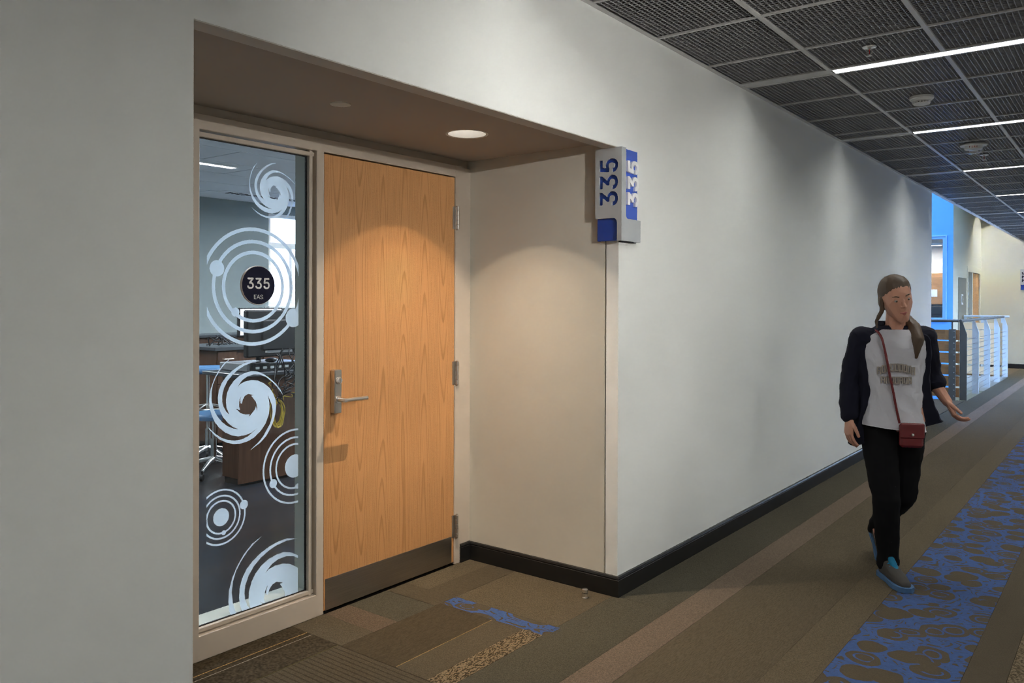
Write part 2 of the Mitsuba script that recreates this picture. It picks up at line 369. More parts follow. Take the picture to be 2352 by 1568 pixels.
# right-hand wall; its unseen windows are placed to daylight the atrium posts and floor
W4 = [(10.2, 12.2), (12.35, 14.35)]
add('wall_right', cat(bx(WR, WR + .15, -6.2, 10.2, -.2, 3.3), bx(WR, WR + .15, 12.2, 12.35, -.2, 3.3), bx(WR, WR + .15, 14.35, 24, -.2, 3.3), bx(WR, WR + .15, 10.2, 14.35, -.2, .1), bx(WR, WR + .15, 10.2, 14.35, 2.75, 3.3)), 'm_wall', label='corridor wall on the right', kind=S)
add('wall_back', bx(-.2, 3.1, -6.3, -6.2, -.2, 3.3), 'm_wall', label='wall at the near end of the corridor', kind=S)
for i, (a, b) in enumerate(W4):
    k = root('unseen_window_4' if i == 0 else 'unseen_window_5', 'unseen tall window in the right-hand corridor wall, placed to daylight the atrium', kind=S)
    scene[k + '__pane'] = mikit.ply(trimesh.Trimesh([[WR + .08, a, .1], [WR + .08, b, .1], [WR + .08, b, 2.75], [WR + .08, a, 2.75]], [[0, 1, 2], [0, 2, 3]]), 'm_glass')
    add(k + '__frame', cat(bx(WR + .05, WR + .11, a, b, .1, .15), bx(WR + .05, WR + .11, a, b, 2.70, 2.75), bx(WR + .05, WR + .11, a, a + .05, .1, 2.75), bx(WR + .05, WR + .11, b - .05, b, .1, 2.75)), 'm_grid')
baseboard('baseboard_right', [((WR, 10.2), (WR, -6), (-1, 0), 0, 0)], 'black baseboard of the right-hand wall')

# ceiling: plenum, grid, mesh panels
add('wall_plenum', cat(bx(-.002, .002, -6.2, 24, HC + .09, 3.3), bx(WR - .002, WR + .002, -6.2, 24, HC + .09, 3.3)), 'm_plenum', label='black sides of the space above the wire mesh ceiling', kind=S)
add('ceiling', bx(-.05, 3.1, -6.2, 24, 3.3, 3.4), 'm_plenum', label='dark corridor ceiling with black wire mesh panels in a grey grid', kind=S)
STRIPS = [-6.0, -3.75, -.92, 1.530, 3.705, 6.085, 8.52, 10.90, 13.25, 15.6, 17.95]
LIT = STRIPS[1:]  # first lit row is unseen, placed to brighten the left wall
MAINS = [.565, 1.170, 1.775, 2.385]
XS = [.028] + MAINS + [WR - .028]
add('ceiling__wall_angle', cat(bx(0, .028, -6.2, YE, HC, HC + .004), bx(0, .002, -6.2, YE, HC, HC + .03)), 'm_grid')
add('ceiling__edge_trim', cat(bx(-.012, .028, YE, 24, HC - .004, HC + .06, .003)), 'm_white', label='white edge trim of the ceiling along the atrium')
add('ceiling__wall_angle', cat(bx(WR - .028, WR, -6.2, 24, HC, HC + .004)), 'm_grid')
HW = .050                      # half width of a light row
for x in MAINS:
    for a, b in zip([-6.2] + STRIPS, STRIPS + [24]):
        a, b = (a if a < -6 else a + HW - .006), (b if b > 23 else b - HW + .006)
        add('ceiling__main_runner', cat(bx(x - .012, x + .012, a, b, HC - .001, HC + .008), bx(x - .001, x + .001, a, b, HC + .008, HC + .045)), 'm_grid')
ROWS = []                      # (y0, y1) clear spans of mesh
CR = []
for i, s in enumerate(STRIPS):
    nxt = STRIPS[i + 1] if i + 1 < len(STRIPS) else 24
    step = .637 if i != 3 else .632
    ys = [s + step * k for k in (1, 2, 3) if s + step * k < nxt - .1]
    CR += ys
    edge = [s + HW] + ys + [nxt - HW]
    ROWS += list(zip(edge[:-1], edge[1:]))
    for y in (s - HW, s + HW): CR.append(y)
for y in sorted(CR): add('ceiling__cross_tee', cat(bx(.02, WR - .02, y - .0105, y + .0105, HC, HC + .007), bx(.02, WR - .02, y - .001, y + .001, HC + .007, HC + .04)), 'm_grid')
def mesh_panel(x0, x1, y0, y1):
    P_, w, z0, z1 = .0254, .0036, HC + .0075, HC + .0150
    bars, o = [], .010
    n = max(1, round((x1 - x0 - 2 * o) / P_)); dx = (x1 - x0 - 2 * o) / n
    for i in range(n + 1): bars.append(bx(x0 + o + i * dx - w / 2, x0 + o + i * dx + w / 2, y0 + o, y1 - o, z0, z1))
    n = max(1, round((y1 - y0 - 2 * o) / P_)); dy = (y1 - y0 - 2 * o) / n
    for i in range(n + 1): bars.append(bx(x0 + o, x1 - o, y0 + o + i * dy - w / 2, y0 + o + i * dy + w / 2, z0 + .0015, z1))
    return cat(*bars)
for y0, y1 in ROWS:
    if y1 < -2.0 or y1 - y0 < .03: continue
    for x0, x1 in zip(XS[:-1], XS[1:]):
        add('ceiling__mesh_panel', mesh_panel(x0, x1, y0, y1), 'm_mesh')
for s in STRIPS[1:]:
    for x0, x1 in ((.02, MAINS[0]), (MAINS[3], WR - .02)):
        add('ceiling__filler_panel', bx(x0, x1, s - HW + .008, s + HW - .008, HC + .003, HC + .012, .001), 'm_grid')

# ------------------------------------------------------------------ lamps
scene['e_strip'] = {'type': 'diffuse', 'reflectance': rgb(.8, .8, .8)}
def strip_light(s, label):
    k = root('linear_light', label, 'ceiling light', 'linear lights across the corridor ceiling')
    x0, x1, h = MAINS[0] + .012, MAINS[3] - .012, HW - .009
    R_ = .030
    add(k + '__housing', cat(bx(x0, x1, s - h - .002, s - h, HC + .003, HC + .09), bx(x0, x1, s + h, s + h + .002, HC + .003, HC + .09), bx(x0 - .002, x0, s - h, s + h, HC + .003, HC + .09),
                              bx(x1, x1 + .002, s - h, s + h, HC + .003, HC + .09), bx(x0, x1, s - h, s + h, HC + .085, HC + .09)), 'm_white')
    q = trimesh.Trimesh([[x0, s - h, HC + R_], [x1, s - h, HC + R_], [x1, s + h, HC + R_], [x0, s + h, HC + R_]], [[0, 2, 1], [0, 3, 2]], process=False)
    scene[k + '__diffuser'] = mikit.ply(q, 'e_strip', emitter={'type': 'area', 'radiance': rgb(*STRIP)})
nth = ['', '', 'nearest linear ceiling light, longest bright bar', 'second linear ceiling light from the front', 'third linear ceiling light from the front, beyond the fire strobe', 'fourth linear ceiling light from the front']
for i, s in enumerate(LIT):
    strip_light(s, nth[i] if 1 < i < 6 else (['unseen linear ceiling light near the camera, placed to light the left wall', 'linear ceiling light just above the top of the picture'][i] if i < 2 else f'linear ceiling light far down the corridor, {["fifth", "sixth", "seventh", "eighth", "ninth"][i - 6]} from the front'))
def downlight(at, z, r, inten, label, lens, ang=49, beam=10, drop=-.012, aim=(0, 0)):
    k = root('recessed_downlight', label, 'downlight')
    add(k + '__trim', lathe([(r, .0), (r + .010, -.002), (r + .012, .0), (r + .010, .003), (r, .003)], (at[0], at[1], z), 48), 'm_offwhite', smooth=40)
    add(k + '__reflector', lathe([(r, 0), (r * .93, .05), (r * .8, .11), (r * .62, .15)], (at[0], at[1], z), 48), 'm_white', smooth=True)
    d = lathe([(0, .149), (r * .60, .149)], (at[0], at[1], z), 32)
    d.faces = d.faces[:, ::-1] if d.face_normals[0][2] > 0 else d.faces
    scene[k + '__lamp'] = mikit.ply(d, 'e_strip', emitter={'type': 'area', 'radiance': rgb(*lens)})
    scene['spot_' + k] = {'type': 'spot', 'intensity': rgb(*inten), 'cutoff_angle': ang, 'beam_width': beam,
                          'to_world': T().look_at(origin=[at[0], at[1], z - drop], target=[at[0] + aim[0], at[1] + aim[1], z - 1], up=[0, 1, 0])}
downlight(DL1, SOF, .0895, DOWN_ALCOVE, 'round recessed downlight shining white in the soffit of the door recess', (5.0, 4.6, 4.1))
SN = root('unseen_wall_lamp', 'unseen round lamp on the right-hand side, out of view, placed to light the corridor side round the corner sign', 'unseen lamp')  # out of view, placed to brighten the wall round the sign
_c = (WR - .075, -1.0, 2.30)
add(SN + '__back_plate', bx(WR - .012, WR, -1.08, -.92, 2.20, 2.40, .003), 'm_grid')
add(SN + '__body', cat(lathe([(.146, .0), (.150, .0), (.135, .045), (.080, .062), (0, .064)], _c, 40, (1, 0, 0))), 'm_white', smooth=40)
_q = trimesh.creation.revolve([(0, 0), (.140, 0)], sections=40); _q.apply_transform(trimesh.geometry.align_vectors([0, 0, 1], [-1, 0, 0])); _q.apply_translation((_c[0] + .004, _c[1], _c[2]))
if _q.face_normals[0][0] > 0: _q.faces = _q.faces[:, ::-1]
scene['spot_' + SN] = {'type': 'spot', 'intensity': rgb(15.0, 14.5, 13.7), 'cutoff_angle': 36, 'beam_width': 4, 'to_world': T().look_at(origin=[_c[0] - .02, _c[1], _c[2]], target=[0, -.30, 1.95], up=[0, 0, 1])}
scene[SN + '__lamp'] = mikit.ply(_q, 'e_strip', emitter={'type': 'area', 'radiance': rgb(*UNSEEN_WALL_LAMP)})
add('cover_plate', lathe([(0, -.004), (.036, -.004), (.041, -.0025), (.0425, 0), (0, 0)], (-.511, -1.318, SOF), 40), 'm_alcove', smooth=40,
    label='small round taupe cover plate in the soffit of the door recess', cat='cover plate')

# ------------------------------------------------------------------ door, frame and sidelight
XF = -.953
D1 = root('door_1', 'light oak veneer door with steel kick plate and lever, in a taupe metal frame with a sidelight', kind=S)
def fr(*b): return bx(*b, .0022)
frame = [fr(XB, XF, -1.722, -1.664, 0, 2.196), fr(XB, XF, -.131, -.086, 0, 2.196), fr(XB, XF, -1.0805, -1.0375, 0, 2.14), fr(XB, XF, -1.67, -.128, 2.134, 2.196), fr(XB, XF, -1.67, -1.06, 0, .101)]
add(D1 + '__frame', cat(*frame), 'm_frame')
add(D1 + '__door_stop_rebate', cat(bx(-1.055, -1.004, -1.04, -1.018, 0, 2.136), bx(-1.055, -1.004, -.150, -.128, 0, 2.136), bx(-1.055, -1.004, -1.04, -.128, 2.112, 2.136)), 'm_gap')
DY0, DY1, DZ0, DZ1 = -1.0345, -.1335, .013, 2.1275
add(D1 + '__leaf', bx(-1.003, -.957, DY0, DY1, DZ0, DZ1, .0015), 'm_oak', label='oak veneer door leaf')
add(D1 + '__kick_plate', bx(-.957, -.9555, -1.0255, -.1525, DZ0, .1585, .0004), 'm_steel', label='brushed steel kick plate')
for z0, z1 in ((.148, .273), (.990, 1.119), (1.844, 1.969)):
    hk = nkey(D1 + '__hinge')
    n = 5; L = (z1 - z0) / n
    kn = [lathe([(0, z0 + i * L + .0008), (.0092, z0 + i * L + .0008), (.0100, z0 + i * L + .002), (.0100, z0 + (i + 1) * L - .002), (.0092, z0 + (i + 1) * L - .0008), (0, z0 + (i + 1) * L - .0008)], (-.9455, -.1215, 0), 20) for i in range(n)]
    scene[hk] = mikit.ply(cat(kn, cyl((-.9455, -.1215, z0 - .004), (-.9455, -.1215, z1 + .004), .0055, 12), bx(-.957, -.9535, -.1500, -.122, z0 + .001, z1 - .001, .0006), bx(-.957, -.950, -.1300, -.1215, z0 + .001, z1 - .001)), 'm_nickel', smooth=30)
add(D1 + '__escutcheon', bx(-.957, -.925, -.9965, -.9545, .925, 1.1275, .003), 'm_nickel', label='steel escutcheon plate')
add(D1 + '__lock_cylinder', cat(lathe([(0, 0), (.0165, 0), (.0165, .006), (.0145, .010), (.0125, .011), (.0125, .0135), (0, .0135)], (-.925, -.9745, 1.0785), 32, (1, 0, 0)),
    bx(-.9115, -.9095, -.9760, -.9730, 1.072, 1.085, .0004), bx(-.9125, -.907, -.979, -.970, 1.0665, 1.0705, .001)), 'm_chrome', smooth=35)
lev = cat(cyl((-.925, -.9775, .990), (-.920, -.9775, .990), .0175, 32), cyl((-.922, -.9775, .990), (-.868, -.9775, .990), .0095, 24))
add(D1 + '__lever_handle', cat(lev, cyl((-.8765, -.985, .990), (-.8765, -.8415, .990), .0095, 24), cyl((-.8765, -.8415, .990), (-.8765, -.8400, .990), .0095, 24, .008)), 'm_chrome', smooth=35, label='satin steel lever handle')

WN = root('window_1', 'tall glazed sidelight with white frosted spiral and orbit decals beside the oak door', kind=S)
a, b, c, d = -1.664, -1.0805, .101, 2.134
st = .017
def stops(x0, x1):
    return cat(bx(x0, x1, a, a + .006, c, d, .001), bx(x0, x1, b - st - .010, b - .010, c, d, .002), bx(x0, x1, a, b, c + .006, c + .006 + st, .002), bx(x0, x1, a, b, d - .008 - st, d - .006, .002), bx(x0, x1 - .012, b - .012, b, c, d), bx(x0, x1 - .010, a, b, c, c + .007))
add(WN + '__glazing_bead', stops(-.991, -.972), 'm_frame')
XGL = -.9935
add(WN + '__gasket', cat(bx(XGL - .004, XGL + .0025, a, b, c + .02, c + .0265), bx(XGL - .004, XGL + .0025, a, b, d - .029, d - .024), bx(XGL - .004, XGL + .0025, b - .0335, b - .026, c, d), bx(XGL - .004, XGL + .0025, a, a + .008, c, d)), 'm_black')
scene[WN + '__pane'] = mikit.ply(trimesh.Trimesh([[XGL, a, c], [XGL, b, c], [XGL, b, d], [XGL, a, d]], [[0, 1, 2], [0, 2, 3]], process=False), 'm_glass')
add(WN + '__inner_jamb', cat(bx(XB - .002, -1.000, b - .014, b, c, d), bx(XB - .03, -1.000, a, b, c - .01, c + .018, .002), bx(XB - .002, -1.0, a, a + .014, c, d)), 'm_room_wall_light', label='grey green jamb and pale sill behind the glass')
# frosted film motifs on the glass: plane coordinates (y, z)
SW = [[-0.083,0.2021],[-0.1191,0.1796],[-0.1457,0.1483],[-0.1652,0.1143],[-0.179,0.0777],[-0.1856,0.0382],[-0.1827,0.0028],[-0.1744,-0.0281],[-0.1593,-0.06],[-0.1396,-0.0851],[-0.1112,-0.109],[-0.0795,-0.1248],[-0.0503,-0.1322],[-0.0147,-0.1316],[0.0154,-0.1249],[0.0428,-0.1099],[-0.0027,-0.1383],[-0.0325,-0.1474],[-0.0678,-0.1479],[-0.1025,-0.1397],[-0.1311,-0.1268],[-0.1564,-0.1083],[-0.1815,-0.0851],[-0.1969,-0.0682],[-0.1842,-0.0872],[-0.1648,-0.1098],[-0.1367,-0.1347],[-0.1025,-0.1525],[-0.0736,-0.1616],[-0.0384,-0.1648],[-0.0027,-0.1593],[0.0276,-0.1475],[0.0613,-0.1227],[0.0861,-0.0938],[0.1017,-0.0581],[0.1067,-0.0265],[0.1047,0.0005],[0.0984,0.0268],[0.1161,-0.0114],[0.1225,-0.0443],[0.1188,-0.0707],[0.1081,-0.099],[0.0924,-0.1213],[0.0737,-0.1482],[0.049,-0.1715],[0.0064,-0.2008],[0.0583,-0.1743],[0.0881,-0.1501],[0.1113,-0.1182],[0.1271,-0.0878],[0.1366,-0.0565],[0.141,-0.0246],[0.1384,0.0027],[0.1268,0.0307],[0.1077,0.0591],[0.0763,0.083],[0.0454,0.097],[0.0149,0.1014],[-0.0152,0.0979],[-0.0389,0.0894],[-0.0536,0.0776],[-0.0301,0.1043],[-0.0063,0.1181],[0.027,0.1247],[0.0576,0.1216],[0.0888,0.1087],[0.1203,0.085],[0.1459,0.0603],[0.1771,0.0219],[0.1621,0.0492],[0.1395,0.0754],[0.1076,0.102],[0.0762,0.1229],[0.0453,0.1356],[0.0148,0.1403],[-0.0153,0.1344],[-0.0449,0.1235],[-0.0712,0.1047],[-0.0915,0.0807],[-0.1029,0.056],[-0.1086,0.0259],[-0.1057,-0.005],[-0.0924,-0.036],[-0.1085,-0.02],[-0.1199,0.0016],[-0.1257,0.0225],[-0.1257,0.0479],[-0.1172,0.0777],[-0.1001,0.1069],[-0.0771,0.1309],[-0.0508,0.1497],[-0.0213,0.165],[0.0208,0.1777],[0.0637,0.1811],[0.0208,0.1856],[-0.0154,0.1777],[-0.0479,0.1651],[-0.08,0.1465],[-0.1088,0.1229],[-0.1286,0.0989],[-0.1416,0.0695],[-0.146,0.0396],[-0.1437,0.009],[-0.1358,-0.0171],[-0.121,-0.0441],[-0.0969,-0.0724],[-0.0737,-0.0905],[-0.0474,-0.103],[-0.0737,-0.0957],[-0.1026,-0.0819],[-0.1283,-0.0611],[-0.1509,-0.0332],[-0.165,-0.004],[-0.1745,0.0321],[-0.1745,0.0673],[-0.1679,0.0969],[-0.154,0.1261],[-0.1344,0.1551],[-0.1117,0.1791]]
HO = [[-0.0359,0.0372],[-0.04,0.0221],[-0.0388,0.0064],[-0.0317,0.0041],[-0.0281,0.0209],[-0.018,0.0356],[-0.0019,0.0431],[0.0259,0.0359],[0.0126,0.0344],[0.0242,0.0213],[0.0364,0.0044],[0.0438,-0.0175],[0.0438,-0.0334],[0.0376,-0.0132],[0.0303,-0.0283],[0.0152,-0.0435],[0.0019,-0.0552],[0.0061,-0.0451],[-0.0149,-0.0439],[-0.0387,-0.0351],[-0.0605,-0.0147],[-0.0405,-0.023],[-0.0458,-0.0059],[-0.0447,0.0173]]
swirl = Polygon(SW, [HO]).buffer(0)
clip = sbox(-1.608, .128, -1.1515, 2.1)
XD = XGL + .0012
FRM = ((XD, 0, 0), (0, 1, 0), (0, 0, 1), (1, 0, 0))
def decal(poly, label, name):
    add(WN + '__' + name, flat(poly.intersection(clip), FRM), 'm_film', label=label)
def put_swirl(s, rot, cy, cz):
    return affinity.translate(affinity.scale(affinity.rotate(swirl, rot, origin=(0, 0)), s, s, origin=(0, 0)), cy, cz)
decal(put_swirl(.675, 14.1, -1.2805, 1.926), 'small white frosted spiral at the top of the glass', 'spiral_decal')
decal(put_swirl(1.0, 0, -1.4114, 1.0064), 'middle white frosted spiral', 'spiral_decal')
decal(put_swirl(1.30, -8, -1.272, .150), 'large frosted spiral cut off by the bottom of the glass', 'spiral_decal')
def orbit(cy, cz, rings, w, planets, core):
    g = [Point(cy, cz).buffer(r, 64).difference(Point(cy, cz).buffer(r - w, 64)) for r in rings]
    g += [Point(y, z).buffer(r, 32) for y, z, r in planets]
    if core: g.append(Point(cy, cz).buffer(core, 48))
    return unary_union(g)
decal(orbit(-1.3850, 1.5085, (.1545, .2010, .2540), .0155, [(-1.5623, 1.5812, .0335), (-1.4756, 1.3999, .0190), (-1.179, 1.372, .0425)], 0), 'large frosted orbit rings around the round sign', 'orbit_decal')
decal(orbit(-1.1715, .7030, (.1030, .1335, .1685), .0085, [(-1.2849, .6429, .0195), (-1.1557, .6091, .0118)], .0520), 'frosted orbit rings cut by the right edge of the film', 'orbit_decal')
decal(orbit(-1.5410, .5485, (.0706, .0921, .1165), .0075, [(-1.4326, .5796, .0198), (-1.5292, .4813, .0100)], .0368), 'small frosted orbit rings low on the left of the glass', 'orbit_decal')

# ------------------------------------------------------------------ signs
def txt(t, h, depth, bold, o, ea, eb, ec):
    m = meshkit.text_mesh(t, h, depth, bold)
    w = m.bounds[1][0] + m.bounds[0][0]
    m.apply_translation((-w / 2, -h / 2, 0))
    M = np.eye(4); M[:3, 0], M[:3, 1], M[:3, 2], M[:3, 3] = ea, eb, ec, o
    m.apply_transform(M)
    return m
RS = root('room_sign', 'round navy room sign with white number 335 mounted on the glass', 'sign')
cy, cz = -1.3720, 1.5145
add(RS + '__plate', lathe([(0, 0), (.0815, 0), (.0815, .011), (0, .011)], (XGL + .004, cy, cz), 64, (1, 0, 0)), 'm_disc_navy', smooth=40)
add(RS + '__rim', lathe([(.0812, .0), (.0838, .0), (.0838, .0085), (.0828, .0108), (.0812, .0108)], (XGL + .004, cy, cz), 64, (1, 0, 0)), 'm_disc_rim', smooth=30, label='pale copper rim')
xs = XGL + .0152
add(RS + '__number', cat(txt('335', .0450, .0006, True, (xs - .0002, cy, cz + .0085), (0, 1, 0), (0, 0, 1), (1, 0, 0))), 'm_letter_white', label='white number 335')
add(RS + '__lettering', cat(txt('EAS', .0185, .0006, False, (xs - .0002, cy, cz - .050), (0, 1, 0), (0, 0, 1), (1, 0, 0))), 'm_letter_white')

FS = root('corner_sign', 'silver and blue flag sign with number 335 wrapped round the wall corner', 'sign')
Z0, ZM, Z1 = 1.747, 1.859, 2.2035
# left-hand face (towards the door): silver front with the digits cut through, blue plate behind
def plate_L():
    r = .024
    P = Polygon([(-.119, ZM), (-.119, Z1), (.030, Z1), (.030, Z0), (.0055, Z0), (.0055, ZM - r)] + [(.0055 - r + r * math.cos(t), ZM - r + r * math.sin(t)) for t in np.linspace(0, PI / 2, 9)[1:]])
    return P
def text_poly(h):
    from shapely import union_all
    m = meshkit.text_mesh('335', h, .01, True)
    top = m.faces[m.face_normals[:, 2] > .9]
    return unary_union([Polygon(m.vertices[f][:, :2]).buffer(2e-5) for f in top])
tp = text_poly(.0985)
bnd = tp.bounds
tp = affinity.translate(tp, -(bnd[0] + bnd[2]) / 2, -(bnd[1] + bnd[3]) / 2).buffer(.0022)
bnd = tp.bounds
tp = affinity.scale(tp, .232 / (bnd[2] - bnd[0]), .107 / (bnd[3] - bnd[1]), origin=(0, 0))
tl = affinity.translate(affinity.rotate(tp, 90, origin=(0, 0)), -.0435, 2.036)
yo = -.004
frameL = ((0, yo, 0), (1, 0, 0), (0, 0, 1), (0, -1, 0))
silver = prism(plate_L().difference(tl.buffer(0)), .010, ((0, yo - .012, 0), (1, 0, 0), (0, 0, 1), (0, -1, 0)))
add(FS + '__blue_plate', cat(bx(-.112, .012, yo - .012, yo, Z0 + .001, Z1 - .002, .001)), 'm_sign_navy', label='navy plate behind the cut-out number')
rr = .020
PR = Polygon([(-.026, Z0), (.1655, Z0), (.1655, ZM - .002), (.018 + rr, ZM - .002)] + [(.018 + rr - rr * math.sin(t), ZM - .002 + rr - rr * math.cos(t)) for t in np.linspace(0, PI / 2, 9)[1:]] + [(.018, Z1), (-.026, Z1)])
silR = prism(PR, .010, ((.0205, 0, 0), (0, 1, 0), (0, 0, 1), (1, 0, 0)))
add(FS + '__silver_plate', cat(silver, silR), 'm_sign_silver', label='silver front plate with the number 335 cut through')
add(FS + '__blue_plate', bx(.004, .0205, .002, .1485, ZM - .012, Z1 - .003, .001), 'm_sign_blue', label='blue plate on the corridor side')
add(FS + '__bracket', cat(bx(.0, .014, .0, .13, Z0 - .004, Z0 + .004), bx(.004, .0205, .002, .15, Z0 + .002, ZM - .02), bx(-.10, .012, yo - .003, 0, Z0 + .002, Z1 - .01)), 'm_rubber')
tr = affinity.rotate(tp, 90, origin=(0, 0))
tr = affinity.scale(tr, 1.0, .98, origin=(0, 0))
add(FS + '__raised_number', prism(tr, .012, ((.0203, .0885, 2.036), (0, 1, 0), (0, 0, 1), (1, 0, 0))), 'm_letter_white', label='raised white number 335')

# door stop on the carpet
add('door_stop', lathe([(0, .0), (.0150, 0), (.0155, .003), (.0132, .005), (.0132, .024), (.0150, .0245)], (-.117, -.109, 0), 28), 'm_chrome', smooth=35, label='small chrome floor door stop on the carpet by the wall corner', cat='door stop')
add('door_stop__rubber_ring', lathe([(.0130, .0235), (.0146, .0245), (.0146, .0272), (.0130, .0282)], (-.117, -.109, 0), 28), 'm_rubber', smooth=30)
add('door_stop__cap', lathe([(.0128, .0275), (.0152, .0280), (.0146, .041), (.0120, .0435), (0, .0437)], (-.117, -.109, 0), 28), 'm_chrome', smooth=35)

# ------------------------------------------------------------------ ceiling devices
def sprinkler(x, y, label):
    k = root('sprinkler', label, 'sprinkler')
    z = HC
    add(k + '__escutcheon', lathe([(.010, -.001), (.026, -.004), (.035, -.001), (.036, .002), (.010, .002)], (x, y, z), 32), 'm_chrome', smooth=40)
    add(k + '__frame', cat(cyl((x, y, z + .002), (x, y, z - .012), .0085, 16), sweep([(x - .009, y, z - .010), (x - .0125, y, z - .018), (x - .0115, y, z - .032), (x - .004, y, z - .041)], .0022), sweep([(x + .009, y, z - .010), (x + .0125, y, z - .018), (x + .0115, y, z - .032), (x + .004, y, z - .041)], .0022), cyl((x, y, z - .038), (x, y, z - .045), .004, 12)), 'm_nickel', smooth=40)
    add(k + '__bulb', cyl((x, y, z - .012), (x, y, z - .037), .0026, 10), 'm_red_print', smooth=40, label='red glass bulb')
    teeth = [bx(.004, .0155, -.0022, .0022, -.0006, .0006) for _ in range(10)]
    for i, t in enumerate(teeth):
        t.apply_transform(trimesh.transformations.rotation_matrix(2 * PI * i / 10, (0, 0, 1))); t.apply_translation((x, y, z - .046))
    add(k + '__deflector', cat(*teeth, cyl((x, y, z - .0468), (x, y, z - .0452), .009, 20)), 'm_nickel')
sprinkler(.868, 1.160, 'chrome sprinkler head in front of the nearest linear light')
sprinkler(.886, 5.155, 'small chrome sprinkler head just behind the fire strobe')
SM = root('smoke_detector', 'white smoke detector on the ceiling between the first and second linear lights', 'smoke detector')
x, y = .868, 2.493
add(SM + '__base', lathe([(0, .004), (.074, .004), (.0745, -.010), (.071, -.0145), (0, -.0145)], (x, y, HC), 48), 'm_white', smooth=35)
add(SM + '__body', cat(lathe([(0, -.014), (.066, -.0145), (.061, -.026), (.058, -.028), (0, -.028)], (x, y, HC), 48), lathe([(0, -.0395), (.0525, -.0395), (.050, -.046), (.040, -.049), (0, -.050)], (x, y, HC), 48)), 'm_white', smooth=35)
ribs = []
for i in range(16):
    t = bx(.046, .0555, -.0035, .0035, -.041, -.026); t.apply_transform(trimesh.transformations.rotation_matrix(2 * PI * i / 16, (0, 0, 1))); t.apply_translation((x, y, HC)); ribs.append(t)
add(SM + '__vent_ribs', cat(*ribs, lathe([(.0500, -.0325), (.0562, -.0325), (.0562, -.0345), (.0500, -.0345)], (x, y, HC), 40)), 'm_white')
add(SM + '__chamber', lathe([(0, -.026), (.045, -.026), (.045, -.041), (0, -.041)], (x, y, HC), 32), 'm_rubber', smooth=35)
FA = root('fire_strobe', 'white ceiling fire alarm strobe reading FIRE, with a clear dome', 'fire alarm')
x, y = .886, 4.538
add(FA + '__plate', lathe([(0, .003), (.100, .003), (.105, -.002), (.105, -.008), (.099, -.012), (0, -.012)], (x, y, HC), 56), 'm_white', smooth=35)
add(FA + '__body', lathe([(0, -.010), (.071, -.010), (.0685, -.040), (.066, -.042), (0, -.042)], (x, y, HC), 56), 'm_white', smooth=35)
scene[FA + '__dome'] = mikit.ply(lathe([(.063, -.040), (.062, -.055), (.055, -.070), (.042, -.078), (0, -.080)], (x, y, HC), 40), 'm_dome', smooth=True)
add(FA + '__flash_tube', cat(lathe([(0, -.041), (.05, -.041), (.030, -.050), (0, -.050)], (x, y, HC), 24), sweep([(x - .03, y, HC - .060), (x + .03, y, HC - .060)], .004), cyl((x - .03, y, HC - .045), (x - .03, y, HC - .064), .005, 10), cyl((x + .03, y, HC - .045), (x + .03, y, HC - .064), .005, 10)), 'm_chrome', smooth=35)
dirc = np.array([CAM[0] - x, CAM[1] - y, 0]); dirc /= np.linalg.norm(dirc); dirc = np.array([.12, -1, 0]) / np.linalg.norm([.12, -1, 0])
perp = np.array([-dirc[1], dirc[0], 0])
fire = []
for i, ch in enumerate('FIRE'):
    an = (i - 1.5) * .27
    dd = dirc * math.cos(an) + perp * math.sin(an); pp = perp * math.cos(an) - dirc * math.sin(an)
    fire.append(txt(ch, .0125, .0006, True, np.array([x, y, HC - .027]) + dd * .0697, pp, (0, 0, 1), dd))
add(FA + '__lettering', cat(*fire), 'm_red_print', label='red lettering FIRE')

# ------------------------------------------------------------------ the classroom behind the glass
RX, RZ = -7.2, 2.74
wy0, wy1, wz0, wz1 = 3.12, 5.2, 1.38, 2.62
add('wall_classroom', cat(bx(RX - .12, RX, -3, wy0, -.02, 3.0), bx(RX - .12, RX, wy1, 6.2, -.02, 3.0), bx(RX - .12, RX, wy0, wy1, -.02, wz0), bx(RX - .12, RX, wy0, wy1, wz1, 3.0), bx(RX, XB, 6.2, 6.3, -.02, 3.0), bx(RX, XB, -3.1, -3, -.02, 3.0)), 'm_room_wall', label='grey green walls of the classroom behind the sidelight', kind=S)
add('floor_classroom', bx(RX, XB - .0, -3, 6.2, -.2, 0.0), 'm_dark_floor', label='dark shiny classroom floor behind the sidelight', kind=S)
add('wall_classroom_front', cat(bx(XB - .002, XB + .05, -3, -1.75, 0, 3), bx(XB - .03, XB - .002, -1.0, 6.2, 0, 2.9), bx(XB - .03, XB - .002, -3, -1.0, 2.16, 3)), 'm_room_wall', label='inner face of the classroom front wall', kind=S)
CC = root('ceiling_classroom', 'pale classroom ceiling of large panels behind the sidelight', kind=S)
add(CC + '__backing', bx(RX, XB, -3, 6.2, RZ + .02, 3.0), 'm_gap')
for i in range(10):
    for j in range(8):
        x0, y0 = RX + .01 + i * .61, -3 + j * 1.22 + (.61 if i % 2 else 0)
        if y0 > 6 or x0 > XB - .3: continue
        add(CC + '__panel', bx(x0 + .007, min(x0 + .603, XB), y0 + .007, min(y0 + 1.213, 6.2), RZ, RZ + .018, .002), 'm_room_ceiling')
W2 = root('window_3', 'bright daylight window in the far classroom wall, seen through the sidelight', kind=S)
fw = .045
